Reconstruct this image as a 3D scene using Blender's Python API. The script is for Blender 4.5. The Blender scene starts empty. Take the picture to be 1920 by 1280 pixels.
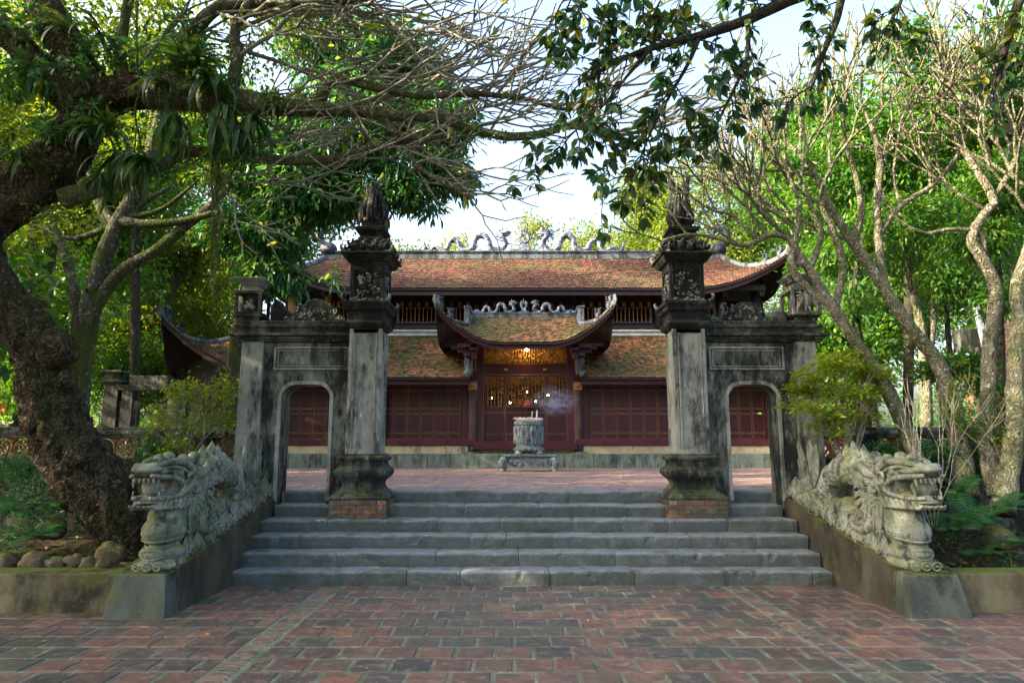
import bpy, bmesh, math, random
import numpy as np
from mathutils import Vector, Matrix, noise as mnoise
R=math.radians
rnd=random.Random(7)
nr=np.random.RandomState(11)
sc=bpy.context.scene
col=sc.collection
# ---------------------------------------------------------------- camera, sky, sun, exposure
CAM_H=1.75; TILT=9.0; FPX=1259.0
cd=bpy.data.cameras.new('camera'); cam=bpy.data.objects.new('camera',cd); col.objects.link(cam)
cam.location=(0,0,CAM_H); cam.rotation_euler=(R(90+TILT),0,0)
cd.sensor_width=36; cd.lens=FPX/1920*36; cd.clip_start=.05; cd.clip_end=2000
sc.camera=cam
SUN_EL=25.0
SDIR=Vector((-0.95,-0.24,0)).normalized()   # horizontal direction TOWARDS the sun
w=bpy.data.worlds.new('World'); sc.world=w; w.use_nodes=True
nt=w.node_tree
sky=nt.nodes.new('ShaderNodeTexSky'); sky.sky_type='NISHITA'; sky.sun_disc=False
sky.sun_elevation=R(SUN_EL); sky.sun_rotation=math.atan2(SDIR.x,SDIR.y)
sky.dust_density=7.0; sky.air_density=1.0; sky.ozone_density=1.0
nt.links.new(sky.outputs[0],nt.nodes['Background'].inputs[0]); nt.nodes['Background'].inputs[1].default_value=0.15
sl=bpy.data.lights.new('sun','SUN'); sl.energy=4.2; sl.angle=R(.55); sl.color=(1,.84,.60)
so=bpy.data.objects.new('sun',sl); col.objects.link(so)
d=Vector((SDIR.x*math.cos(R(SUN_EL)),SDIR.y*math.cos(R(SUN_EL)),math.sin(R(SUN_EL))))
so.rotation_euler=d.to_track_quat('Z','Y').to_euler()
sc.view_settings.view_transform='Standard'; sc.view_settings.look='None'
sc.view_settings.exposure=2.6; sc.view_settings.gamma=1; sc.view_settings.use_curve_mapping=False
sc.render.engine='CYCLES'
sc.cycles.max_bounces=7; sc.cycles.diffuse_bounces=4; sc.cycles.glossy_bounces=2; sc.cycles.transmission_bounces=4
sc.cycles.transparent_max_bounces=8; sc.cycles.volume_bounces=0; sc.cycles.sample_clamp_indirect=6
sc.cycles.use_denoising=True
# ---------------------------------------------------------------- helpers
_c,_s=math.cos(R(TILT)),math.sin(R(TILT))
def at(px,py,Y):
    a=(px-960)/FPX;b=(640-py)/FPX;t=Y/(_c-b*_s)
    return Vector((a*t,Y,CAM_H+(_s+b*_c)*t))
def atz(px,py,Z):
    a=(px-960)/FPX;b=(640-py)/FPX;t=(Z-CAM_H)/(_s+b*_c)
    return Vector((a*t,(_c-b*_s)*t,Z))
def zat(py,Y): return at(960,py,Y).z
def xat(px,py,Y): return at(px,py,Y).x
class G:
    def __init__(s): s.v=[];s.f=[];s.n=0
    def add(s,V,F):
        s.v.extend(V); n=s.n; s.f.extend([tuple(i+n for i in f) for f in F]); s.n+=len(V); return s
    def box(s,x0,x1,y0,y1,z0,z1,j=0.0):
        V=[(x,y,z) for z in (z0,z1) for y in (y0,y1) for x in (x0,x1)]
        if j: V=[tuple(c+rnd.uniform(-j,j) for c in p) for p in V]
        return s.add(V,[(0,2,3,1),(4,5,7,6),(0,1,5,4),(2,6,7,3),(0,4,6,2),(1,3,7,5)])
    def tube(s,path,rad,n=8,cap=True,flat=1.0,bump=None):
        P=[Vector(p) for p in path]; m=len(P)
        if not hasattr(rad,'__len__'): rad=[rad]*m
        T=[(P[min(i+1,m-1)]-P[max(i-1,0)]).normalized() for i in range(m)]
        a=T[0].orthogonal().normalized(); V=[]
        for i in range(m):
            a=(a-T[i]*a.dot(T[i])); a=a.normalized() if a.length>1e-6 else T[i].orthogonal().normalized()
            b=T[i].cross(a)
            for k in range(n):
                t=2*math.pi*k/n; r=rad[i]
                q=a*math.cos(t)+b*math.sin(t)*flat
                if bump: r*=bump(P[i]+q*r,t)
                V.append(tuple(P[i]+q*r))
        F=[(i*n+k,i*n+(k+1)%n,(i+1)*n+(k+1)%n,(i+1)*n+k) for i in range(m-1) for k in range(n)]
        if cap: F.append(tuple(range(n-1,-1,-1))); F.append(tuple((m-1)*n+k for k in range(n)))
        return s.add(V,F)
    def loft(s,secs,n=4,cx=0,cy=0,mould=True):
        """square lathe: secs=[(z,half)] or (z,hx,hy)"""
        V=[]
        for q in secs:
            z,hx=q[0],q[1]; hy=q[2] if len(q)>2 else hx
            V+= [(cx-hx,cy-hy,z),(cx+hx,cy-hy,z),(cx+hx,cy+hy,z),(cx-hx,cy+hy,z)]
        m=len(secs)
        F=[(i*4+k,i*4+(k+1)%4,(i+1)*4+(k+1)%4,(i+1)*4+k) for i in range(m-1) for k in range(4)]
        F.append((3,2,1,0)); F.append(tuple((m-1)*4+k for k in range(4)))
        return s.add(V,F)
    def lathe(s,prof,cx=0,cy=0,n=24,fr=None):
        V=[]
        for z,r in prof:
            for k in range(n):
                t=2*math.pi*k/n; rr=r*(fr(t,z) if fr else 1); V.append((cx+rr*math.cos(t),cy+rr*math.sin(t),z))
        m=len(prof)
        F=[(i*n+k,i*n+(k+1)%n,(i+1)*n+(k+1)%n,(i+1)*n+k) for i in range(m-1) for k in range(n)]
        F.append(tuple(range(n-1,-1,-1))); F.append(tuple((m-1)*n+k for k in range(n)))
        return s.add(V,F)
    def prism(s,poly,y0,y1,axis='y'):
        """poly in (x,z) extruded over y  (axis y) ; axis x: poly in (y,z) extruded over x"""
        n=len(poly)
        A=sum(poly[i][0]*poly[(i+1)%n][1]-poly[(i+1)%n][0]*poly[i][1] for i in range(n))
        if A<0: poly=poly[::-1]
        if axis=='y': V=[(a,y0,b) for a,b in poly]+[(a,y1,b) for a,b in poly]
        elif axis=='x': V=[(y0,a,b) for a,b in poly]+[(y1,a,b) for a,b in poly]
        else: V=[(a,b,y0) for a,b in poly]+[(a,b,y1) for a,b in poly]
        F=[tuple(range(n)),tuple(range(2*n-1,n-1,-1))]+[(i,i+n,(i+1)%n+n,(i+1)%n) for i in range(n)]
        return s.add(V,F)
    def sph(s,c,r,n=10,m=7,rot=None):
        if not hasattr(r,'__len__'): r=(r,r,r)
        V=[];c=Vector(c)
        for i in range(m+1):
            ph=math.pi*i/m
            for k in range(n):
                t=2*math.pi*k/n
                p=Vector((r[0]*math.sin(ph)*math.cos(t),r[1]*math.sin(ph)*math.sin(t),r[2]*math.cos(ph)))
                if rot: p=rot@p
                V.append(tuple(c+p))
        F=[(i*n+k,(i+1)*n+k,(i+1)*n+(k+1)%n,i*n+(k+1)%n) for i in range(m) for k in range(n)]
        return s.add(V,F)
    def mesh(s,name='m'):
        me=bpy.data.meshes.new(name); me.from_pydata(s.v,[],s.f); me.update(); return me
    def obj(s,name,m,parent=None,smooth=False,bevel=0,fix=True,sub=None):
        me=s.mesh(name)
        if fix:
            bm=bmesh.new(); bm.from_mesh(me); bmesh.ops.recalc_face_normals(bm,faces=bm.faces); bm.to_mesh(me); bm.free()
        return link(name,me,m,parent,smooth,bevel)
def link(name,me,m,parent=None,smooth=False,bevel=0):
    if m is not None and not me.materials:
        for q in (m if isinstance(m,(list,tuple)) else [m]): me.materials.append(q)
    o=bpy.data.objects.new(name,me); col.objects.link(o)
    if smooth:
        me.polygons.foreach_set('use_smooth',[True]*len(me.polygons))
    if bevel:
        b=o.modifiers.new('bevel','BEVEL'); b.width=bevel; b.segments=2; b.limit_method='ANGLE'; b.angle_limit=R(35)
    if parent: 
        o.parent=parent; o.matrix_parent_inverse=PINV.get(parent.name,Matrix())
    return o
PINV={}
def thing(name,label,cat,loc=(0,0,0),group=None,rz=0):
    o=bpy.data.objects.new(name,None); col.objects.link(o); o.location=loc; o.rotation_euler=(0,0,rz); o.empty_display_size=.2
    o['label']=label; o['category']=cat
    if group: o['group']=group
    # parts are modelled in world coordinates: keep them there
    PINV[o.name]=(Matrix.Translation(Vector(loc))@Matrix.Rotation(rz,4,'Z')).inverted()
    return o
def tag(o,label=None,cat=None,group=None,kind=None):
    if label:o['label']=label
    if cat:o['category']=cat
    if group:o['group']=group
    if kind:o['kind']=kind
    return o
def copy_tree(o,parent=None):
    c=o.copy(); col.objects.link(c); c.parent=parent
    for ch in list(o.children): copy_tree(ch,c)
    return c
def np_obj(name,V,Q,m,parent=None,smooth=False,tri=False):
    V=np.asarray(V,dtype=np.float32); Q=np.asarray(Q,dtype=np.int32)
    k=Q.shape[1]; me=bpy.data.meshes.new(name)
    me.vertices.add(len(V)); me.vertices.foreach_set('co',V.ravel())
    me.loops.add(Q.size); me.loops.foreach_set('vertex_index',Q.ravel())
    me.polygons.add(len(Q)); me.polygons.foreach_set('loop_start',np.arange(0,Q.size,k,dtype=np.int32))
    me.polygons.foreach_set('loop_total',np.full(len(Q),k,dtype=np.int32))
    me.update(calc_edges=True); me.validate()
    return link(name,me,m,parent,smooth)
def crom(pts,n=6):
    P=[Vector(p) for p in pts]; out=[]
    for i in range(len(P)-1):
        a=P[max(i-1,0)];b=P[i];c=P[i+1];d=P[min(i+2,len(P)-1)]
        for k in range(n):
            t=k/n; out.append(.5*((2*b)+(c-a)*t+(2*a-5*b+4*c-d)*t*t+(3*b-a-3*c+d)*t**3))
    out.append(P[-1]); return out
def lerpr(rs,n=6):
    out=[]
    for i in range(len(rs)-1):
        for k in range(n): out.append(rs[i]+(rs[i+1]-rs[i])*k/n)
    out.append(rs[-1]); return out
# ---------------------------------------------------------------- materials
class N:
    def __init__(s,name):
        s.m=bpy.data.materials.new(name); s.m.use_nodes=True; s.t=s.m.node_tree; s.b=s.t.nodes['Principled BSDF']
        s.out=s.t.nodes['Material Output']; s.pos=None
    def new(s,k,**kw):
        n=s.t.nodes.new(k)
        for a,b in kw.items(): setattr(n,a,b)
        return n
    def L(s,a,b): s.t.links.new(a,b)
    def P(s,scale=(1,1,1)):
        if not s.pos: s.pos=s.new('ShaderNodeNewGeometry').outputs['Position']
        mp=s.new('ShaderNodeMapping'); mp.inputs['Scale'].default_value=scale; s.L(s.pos,mp.inputs[0]); return mp.outputs[0]
    def noise(s,sc=5,det=4,scale=(1,1,1),rough=.6,dist=0,off=0):
        n=s.new('ShaderNodeTexNoise'); n.inputs['Scale'].default_value=sc; n.inputs['Detail'].default_value=det
        n.inputs['Roughness'].default_value=rough; n.inputs['Distortion'].default_value=dist
        v=s.P(scale)
        if off:
            a=s.new('ShaderNodeVectorMath',operation='ADD'); s.L(v,a.inputs[0]); a.inputs[1].default_value=(off,off*.7,off*1.3); v=a.outputs[0]
        s.L(v,n.inputs[0]); return n.outputs[0]
    def mr(s,x,lo,hi,a=0,b=1):
        n=s.new('ShaderNodeMapRange',interpolation_type='SMOOTHSTEP'); s.L(x,n.inputs[0])
        for i,v in zip((1,2,3,4),(lo,hi,a,b)): n.inputs[i].default_value=v
        return n.outputs[0]
    def mul(s,x,y,op='MULTIPLY'):
        n=s.new('ShaderNodeMath',operation=op)
        for i,q in enumerate((x,y)):
            if isinstance(q,(int,float)): n.inputs[i].default_value=q
            else: s.L(q,n.inputs[i])
        return n.outputs[0]
    def mix(s,f,a,b):
        n=s.new('ShaderNodeMix',data_type='RGBA')
        if isinstance(f,(int,float)): n.inputs[0].default_value=f
        else: s.L(f,n.inputs[0])
        for i,q in ((6,a),(7,b)):
            if isinstance(q,(tuple,list)): n.inputs[i].default_value=(*q[:3],1)
            else: s.L(q,n.inputs[i])
        return n.outputs[2]
    def ramp(s,x,stops):
        n=s.new('ShaderNodeValToRGB'); e=n.color_ramp.elements
        while len(e)<len(stops): e.new(.5)
        for q,(p,c) in zip(e,stops): q.position=p; q.color=(*c,1)
        s.L(x,n.inputs[0]); return n.outputs[0]
    def rand(s):
        g=s.new('ShaderNodeNewGeometry').outputs['Random Per Island']; o=s.new('ShaderNodeObjectInfo').outputs['Random']
        return s.mul(s.mul(g,o,'ADD'),1.0,'MODULO') if False else s.mul(s.mul(g,o,'ADD'),1.0,'FRACT')
    def bump(s,h,dist=.01,st=1.0):
        n=s.new('ShaderNodeBump'); n.inputs['Distance'].default_value=dist; n.inputs['Strength'].default_value=st
        s.L(h,n.inputs['Height']); s.L(n.outputs[0],s.b.inputs['Normal'])
    def fin(s,c,rough=.8,spec=.3,metal=0):
        if isinstance(c,(tuple,list)): s.b.inputs['Base Color'].default_value=(*c[:3],1)
        else: s.L(c,s.b.inputs['Base Color'])
        if isinstance(rough,(int,float)): s.b.inputs['Roughness'].default_value=rough
        else: s.L(rough,s.b.inputs['Roughness'])
        s.b.inputs['Specular IOR Level'].default_value=spec; s.b.inputs['Metallic'].default_value=metal
        return s.m
    def up(s,lo=.4,hi=.9):
        g=s.new('ShaderNodeNewGeometry'); x=s.new('ShaderNodeSeparateXYZ'); s.L(g.outputs['Normal'],x.inputs[0])
        return s.mr(x.outputs[2],lo,hi)
    def edge(s,rad=.012,lo=.02,hi=.12):
        b=s.new('ShaderNodeBevel',samples=4); b.inputs[0].default_value=rad
        g=s.new('ShaderNodeNewGeometry'); v=s.new('ShaderNodeVectorMath',operation='DOT_PRODUCT')
        s.L(b.outputs[0],v.inputs[0]); s.L(g.outputs['True Normal'],v.inputs[1])
        return s.mr(s.mul(1.0,v.outputs['Value'],'SUBTRACT'),lo,hi)
def simple(name,c,rough=.7,var=.35,sc=8,bump=.004,spec=.3,metal=0,scale=(1,1,1)):
    n=N(name); x=n.noise(sc,5,scale)
    k=n.mix(n.mr(x,.3,.7),tuple(q*(1-var) for q in c),tuple(min(1,q*(1+var)) for q in c))
    if bump: n.bump(n.noise(sc*4,4,scale),bump)
    return n.fin(k,rough,spec,metal)
def m_plaster(name,base,dark,pale,mould,edgew,moss=.3,streak=1.0):
    """lime render blackened by mould; mould = amount 0..1"""
    n=N(name)
    c=n.mix(n.mr(n.noise(2.2,6),.35,.65),base,tuple(q*1.5 for q in base))
    pal=n.mul(n.mr(n.noise(9,7,(1,1,.35),.7,off=3),.56,.70),n.mr(n.noise(1.7,3,off=9),.4,.6))
    c=n.mix(pal,c,pale)
    mo=n.mul(n.noise(1.6,7,(1.6,1.6,.45),.72,off=5),n.mul(n.noise(11,6,(1,1,.4),.7),.45),'ADD')
    th=.98-.5*mould
    c=n.mix(n.mr(mo,th-.14,th+.10),c,dark)
    fl=n.mr(n.noise(60,3,off=2),.68,.74); c=n.mix(n.mul(fl,.6),c,pale)
    if moss: c=n.mix(n.mul(n.mul(n.up(),n.mr(n.noise(5,5,off=7),.42,.6)),moss*2),c,(.055,.085,.012))
    if edgew: c=n.mix(n.mul(n.edge(),n.mr(n.noise(14,4,off=4),.46,.60,0,edgew)),c,pale)
    n.bump(n.mul(n.noise(22,6,(1,1,.6),.7),n.mul(n.noise(90,3),.3),'ADD'),.02,.8)
    return n.fin(c,.88,.25)
M={}
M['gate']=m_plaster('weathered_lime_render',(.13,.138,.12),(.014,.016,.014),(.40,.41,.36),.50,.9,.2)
M['gate_pale']=m_plaster('grey_lime_render',(.19,.20,.175),(.02,.023,.02),(.46,.47,.42),.34,.9,.2)  # paler, less mouldy render for shafts and frames
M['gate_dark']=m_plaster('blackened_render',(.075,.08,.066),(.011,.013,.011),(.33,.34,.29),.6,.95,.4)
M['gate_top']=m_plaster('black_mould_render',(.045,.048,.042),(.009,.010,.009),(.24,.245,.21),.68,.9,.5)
M['lantern']=m_plaster('pale_carved_render',(.14,.145,.125),(.02,.022,.02),(.36,.36,.31),.35,.6,.3)
def m_cheek(name,base):
    n=N(name); c=n.mix(n.mr(n.noise(3,7,(1,1,.5)),.3,.7),tuple(q*.55 for q in base),tuple(q*1.35 for q in base))
    c=n.mix(n.mr(n.noise(1.4,5,(1,1,.6),off=4),.52,.66),c,(.018,.02,.015))
    c=n.mix(n.mul(n.mr(n.noise(2.3,6,off=8),.55,.66),.6),c,(.085,.075,.02))
    c=n.mix(n.mr(n.noise(70,3,off=1),.66,.72),c,(.26,.26,.2))
    c=n.mix(n.mul(n.up(.6,.95),n.mr(n.noise(7,5,off=6),.38,.55)),c,(.09,.12,.012))
    c=n.mix(n.mul(n.edge(.02),n.mr(n.noise(9,4,off=4),.5,.62,0,.5)),c,(.3,.3,.25))
    n.bump(n.noise(28,7,rough=.7),.018,.8); return n.fin(c,.9,.2)
M['cheek']=m_cheek('brown_damp_render',(.050,.046,.035))
M['pier']=m_cheek('green_grey_damp_render',(.06,.075,.065))
M['planter']=m_cheek('ochre_damp_render',(.105,.095,.058))
def m_step():
    n=N('blue_grey_step_stone'); r=n.rand()
    c=n.mix(r,(.05,.063,.07),(.10,.115,.12))
    c=n.mix(n.mr(n.noise(4,6,off=2),.35,.7),c,(.05,.065,.06))
    c=n.mix(n.mul(n.up(.3,.9),.6),c,(.24,.275,.30))  # upward faces paler blue: tread highlights put into the colour
    c=n.mix(n.mr(n.noise(45,5,rough=.8),.54,.70),c,(.27,.29,.28)); c=n.mix(n.mul(n.mr(n.noise(7,7,rough=.75,off=11),.5,.6),.55),c,(.05,.058,.05)); c=n.mix(n.mul(n.edge(.02,.03,.2),.6),c,(.30,.33,.34))
    c=n.mix(n.mul(n.mr(n.noise(2.0,5,off=6),.54,.66),.7),c,(.045,.055,.03))
    n.bump(n.mul(n.noise(35,6,rough=.75),n.mul(n.noise(6,4),1.2),'ADD'),.022,.9); return n.fin(c,n.mr(n.noise(8,4),.3,.7,.45,.75),.5)
M['step']=m_step()
def m_brick(name,pal,wet=.5,dim=1.0,green=.5):
    n=N(name); r=n.rand()
    pal=[(p,tuple(q*dim for q in c)) for p,c in pal]
    c=n.ramp(r,pal)
    c=n.mix(n.mul(n.mr(n.noise(8,6,rough=.65,off=1),.47,.64),.8),c,tuple(q*dim for q in(.05,.044,.04)))
    c=n.mix(n.mul(n.mr(n.noise(10,6,off=5),.50,.68),.6),c,tuple(q*dim for q in(.26,.17,.13)))
    c=n.mix(n.mul(n.mr(n.noise(1.1,6,off=8),.48,.62),green),c,tuple(q*dim for q in(.05,.062,.04)))
    n.bump(n.mul(n.noise(40,5,rough=.7),n.mul(n.noise(9,4),1.0),'ADD'),.012,.8)
    return n.fin(c,n.mr(n.noise(3,5,off=3),.35,.65,.38,.78),.5)
M['brick']=m_brick('worn_terracotta_paver',[(0,(.135,.058,.038)),(.18,(.05,.045,.04)),(.34,(.17,.078,.05)),(.48,(.08,.056,.046)),(.60,(.18,.09,.06)),(.72,(.05,.045,.042)),(.84,(.12,.055,.045)),(.94,(.036,.038,.034))])
M['brick_b']=m_brick('pale_court_paver',[(0,(.22,.13,.11)),(.35,(.16,.11,.11)),(.6,(.27,.16,.14)),(.85,(.12,.09,.09))],dim=1.25,green=.15)
M['basebrick']=m_brick('old_orange_brick',[(0,(.17,.06,.02)),(.3,(.05,.035,.02)),(.5,(.22,.085,.025)),(.75,(.03,.025,.018)),(.9,(.14,.055,.02))],green=.6)
def m_mortar():
    n=N('damp_mossy_mortar'); c=n.mix(n.mr(n.noise(2,6),.4,.65),(.145,.155,.12),(.085,.11,.06))
    c=n.mix(n.mr(n.noise(14,5,off=3),.5,.7),c,(.22,.23,.19)); n.bump(n.noise(60,4),.008); return n.fin(c,.9,.2)
M['mortar']=m_mortar()
def m_soil():
    n=N('leaf_littered_soil'); c=n.mix(n.mr(n.noise(9,7),.35,.65),(.018,.014,.009),(.055,.04,.024))
    c=n.mix(n.mr(n.noise(30,5,off=3),.6,.66),c,(.13,.09,.045)); c=n.mix(n.mul(n.mr(n.noise(1.6,6,off=7),.5,.6),.8),c,(.03,.05,.012))
    n.bump(n.noise(25,6,rough=.8),.06); return n.fin(c,.95,.1)
M['soil']=m_soil()
def m_dragon():
    n=N('lichened_carved_stone'); c=n.mix(n.mr(n.noise(5,6),.3,.7),(.14,.155,.135),(.27,.285,.25))
    c=n.mix(n.mul(n.mr(n.noise(2.2,6,off=2),.42,.6),.8),c,(.085,.11,.06))
    c=n.mix(n.mul(n.up(.1,.9),n.mr(n.noise(3,5,off=6),.38,.6,0,.8)),c,(.15,.15,.045))
    c=n.mix(n.mr(n.noise(7,7,(1,1,.5),.7,off=9),.50,.64),c,(.035,.045,.038)); c=n.mix(n.mul(n.mr(n.noise(26,5,rough=.7,off=4),.52,.62),.6),c,(.05,.06,.045))
    c=n.mix(n.mul(n.edge(.012,.015,.2),.25),c,(.42,.43,.38))
    n.bump(n.noise(60,6,rough=.75),.004,.7); return n.fin(c,.85,.25)
M['dragon']=m_dragon()
def m_roof(name,cols,moss,dark,dim=1):
    n=N(name); r=n.rand(); c=n.ramp(r,[(p,tuple(q*dim for q in k)) for p,k in cols])
    c=n.mix(n.mul(n.mr(n.noise(.8,6,rough=.7,off=3),.42,.6),moss),c,(.11,.10,.035))
    c=n.mix(n.mul(n.mr(n.noise(6,6,rough=.7,off=6),.45,.58),dark),c,(.022,.02,.016))
    n.bump(n.noise(50,4),.006); return n.fin(c,.85,.2)
rc=[(0,(.19,.06,.04)),(.3,(.15,.07,.04)),(.5,(.10,.035,.028)),(.7,(.23,.07,.05)),(.88,(.06,.035,.028))]
rl_=[(0,(.20,.09,.04)),(.3,(.27,.14,.06)),(.5,(.13,.065,.035)),(.7,(.30,.13,.06)),(.88,(.08,.05,.03))]
M['roof']=m_roof('red_clay_roof_tile',rc,.5,.85,.8)
M['roof_low']=m_roof('mossy_clay_roof_tile',rl_,.9,.75,1.15)
M['roof_far']=m_roof('dark_clay_roof_tile',rc,.8,.95,.5)
M['lime']=m_plaster('blue_grey_ridge_mortar',(.11,.13,.145),(.03,.035,.04),(.42,.46,.48),.45,.6,.05)
def m_mosaic():
    n=N('porcelain_shard_mosaic'); v=n.new('ShaderNodeTexVoronoi'); v.inputs['Scale'].default_value=26; n.L(n.P(),v.inputs[0])
    x=n.new('ShaderNodeSeparateColor'); n.L(v.outputs['Color'],x.inputs[0])
    c=n.ramp(x.outputs[0],[(0,(.05,.06,.09)),(.4,(.14,.18,.26)),(.6,(.42,.46,.52)),(.85,(.08,.10,.17))])
    c=n.mix(n.mr(n.noise(6,5),.46,.56),c,(.035,.04,.05)); return n.fin(c,.4,.5)
M['mosaic']=m_mosaic()
M['mosaic_dark']=simple('dark_blue_mosaic',(.035,.042,.055),.6,.6,14)  # one dark bluish tone with random mottling
def m_lac(name,c,rough=.45):
    n=N(name); k=n.mix(n.mr(n.noise(1.2,5,(1,1,.5)),.35,.65),tuple(q*.75 for q in c),tuple(q*1.3 for q in c))
    k=n.mix(n.mul(n.mr(n.noise(14,5,(1,1,.3),off=3),.6,.72),.35),k,tuple(q*2.2+.01 for q in c))
    n.bump(n.noise(40,3,(3,3,.4)),.003); return n.fin(k,rough,.4)
M['maroon']=m_lac('maroon_lacquer',(.052,.006,.015)); M['maroon_d']=m_lac('dark_maroon_lacquer',(.030,.004,.010))
M['wood_d']=simple('dark_timber',(.022,.016,.016),.6,.4,6,.003,scale=(3,3,.5))  # one dark timber tone with random grain
M['wood_sunlit']=simple('sunlit_timber_post',(.36,.2,.07),.6,.25,6,.003,scale=(3,3,.5))  # warm sunlight put into the timber colour
M['gold']=simple('dull_gold_paint',(.18,.10,.03),.45,.35,20,.001,.5)
M['gilt']=simple('gilded_carving',(.5,.27,.06),.35,.4,20,.002,.5,.6)
M['cream']=m_plaster('flaking_cream_render',(.26,.23,.16),(.06,.055,.045),(.62,.62,.57),.2,.2,.05)
M['band']=simple('grey_white_band',(.42,.41,.38),.85,.25,4,.003)
M['plinth']=m_plaster('green_grey_plinth_stone',(.10,.13,.11),(.03,.04,.035),(.27,.31,.28),.35,.4,.3)
def m_urn():
    n=N('blue_green_carved_stone'); c=n.mix(n.mr(n.noise(9,6,dist=1.5),.4,.6),(.045,.07,.085),(.18,.24,.25)); 
    c=n.mix(n.mul(n.edge(.006,.02,.2),.8),c,(.5,.56,.56)); n.bump(n.noise(26,5,dist=2),.03); return n.fin(c,.6,.4)
M['urn']=m_urn()
M['ash']=simple('curled_incense_ash',(.62,.58,.54),.9,.3,30,.002)
M['stick']=simple('pink_incense_stick',(.4,.12,.12),.8,.3,30,0)
M['lattice']=simple('brown_glazed_lattice',(.23,.10,.03),.45,.5,12,.003,.5)
M['rock']=m_cheek('mossy_brown_rock',(.10,.075,.045))
def m_bark(name,a,b,moss,mcol=(.055,.075,.015),lich=None,bs=.06,sc=1.0,crk=.35):
    n=N(name); c=n.mix(n.mr(n.noise(9*sc,7,(1,1,.4),.7),.35,.65),a,b)
    if lich: c=n.mix(n.mr(n.noise(13*sc,5,off=7),.57,.63),c,lich)
    if moss: c=n.mix(n.mul(n.mr(n.noise(1.7,6,off=3),.42,.58),moss),c,mcol)
    v=n.new('ShaderNodeTexVoronoi',feature='DISTANCE_TO_EDGE'); v.inputs['Scale'].default_value=16*sc; 
    w_=n.new('ShaderNodeVectorMath',operation='ADD'); n.L(n.P((1,1,.5)),w_.inputs[0]); 
    nn=n.new('ShaderNodeTexNoise'); nn.inputs['Scale'].default_value=6*sc; n.L(n.P(),nn.inputs[0]); 
    sc2=n.new('ShaderNodeVectorMath',operation='SCALE'); n.L(nn.outputs['Color'],sc2.inputs[0]); sc2.inputs['Scale'].default_value=.25
    n.L(sc2.outputs[0],w_.inputs[1]); n.L(w_.outputs[0],v.inputs[0])
    c=n.mix(n.mr(v.outputs['Distance'],0,.10,crk,0),c,tuple(q*.3 for q in a))
    h=n.mul(n.mr(v.outputs['Distance'],0,.25),n.mul(n.noise(30*sc,6,rough=.75),1.2),'ADD')
    n.bump(h,bs,.9); return n.fin(c,.92,.15)
M['bark_old']=m_bark('gnarled_old_bark',(.03,.022,.014),(.19,.14,.09),.45,bs=.16,lich=(.26,.22,.16),crk=.85)
M['bark_moss']=m_bark('mossy_bark',(.05,.045,.03),(.13,.115,.075),.9,(.07,.10,.015),(.26,.28,.22),.03)
M['bark_limb']=m_bark('pale_limb_bark',(.06,.05,.035),(.19,.165,.12),.75,(.06,.085,.02),(.34,.36,.30),.02)
M['bark_twig']=m_bark('grey_smooth_twig_bark',(.20,.19,.15),(.36,.35,.285),.2,lich=(.42,.42,.36),bs=.008,sc=2)
M['bark_right']=m_bark('tan_lichened_bark',(.11,.10,.07),(.25,.23,.165),.5,(.08,.11,.03),(.38,.42,.35),.03,crk=.2)
M['bark_dark']=m_bark('dark_branch_bark',(.02,.017,.013),(.06,.05,.04),.2,bs=.02)
def m_leaf(name,stops,tr=.45,rough=.45,tint=1.5):
    n=N(name); r=n.rand(); c=n.ramp(r,stops)
    c=n.mix(n.mul(n.mr(n.noise(.7,3),.4,.6),.4),c,tuple(q*.8 for q in stops[len(stops)//2][1]))
    t=n.new('ShaderNodeBsdfTranslucent'); mx=n.new('ShaderNodeMixShader'); mx.inputs[0].default_value=tr
    hs=n.new('ShaderNodeHueSaturation'); hs.inputs['Value'].default_value=tint; hs.inputs['Saturation'].default_value=1.12; hs.inputs['Hue'].default_value=.485
    n.L(c,hs.inputs['Color']); n.L(hs.outputs[0],t.inputs[0]); m=n.fin(c,rough,.4)
    n.L(n.b.outputs[0],mx.inputs[1]); n.L(t.outputs[0],mx.inputs[2]); n.L(mx.outputs[0],n.out.inputs[0]); return m
M['lf_mango']=m_leaf('dark_glossy_leaf',[(0,(.02,.08,.028)),(.45,(.032,.125,.035)),(.8,(.06,.17,.035)),(.95,(.19,.22,.03))],.5,.35)
M['lf_fig']=m_leaf('dark_fig_leaf',[(0,(.012,.045,.02)),(.6,(.022,.07,.022)),(.88,(.05,.10,.02)),(.97,(.30,.26,.03))],.4,.35)
M['lf_yellow']=m_leaf('yellow_green_leaf',[(0,(.05,.10,.016)),(.5,(.085,.15,.02)),(.85,(.14,.20,.025)),(.97,(.24,.21,.03))],.55,.5)
M['lf_bright']=m_leaf('bright_green_leaf',[(0,(.022,.09,.016)),(.5,(.04,.135,.02)),(.85,(.085,.19,.022)),(.96,(.16,.2,.03))],.5,.45)
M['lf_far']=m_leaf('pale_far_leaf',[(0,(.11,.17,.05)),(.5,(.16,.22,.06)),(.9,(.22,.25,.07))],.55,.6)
M['lf_fern']=m_leaf('fern_green',[(0,(.018,.08,.03)),(.6,(.03,.12,.035)),(.95,(.06,.15,.03))],.45,.45)
M['lf_strap']=m_leaf('strap_leaf_green',[(0,(.02,.055,.018)),(.6,(.035,.09,.022)),(.95,(.10,.14,.02))],.4,.35)
M['lf_shrub']=m_leaf('lime_shrub_leaf',[(0,(.10,.17,.015)),(.5,(.16,.23,.02)),(.95,(.24,.28,.025))],.5,.45)
M['lf_dead']=m_leaf('fallen_yellow_leaf',[(0,(.5,.30,.04)),(1,(.35,.16,.03))],.2,.6)
M['redpaint']=simple('red_painted_stroke',(.50,.035,.02),.5,.15,20,0)
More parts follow.
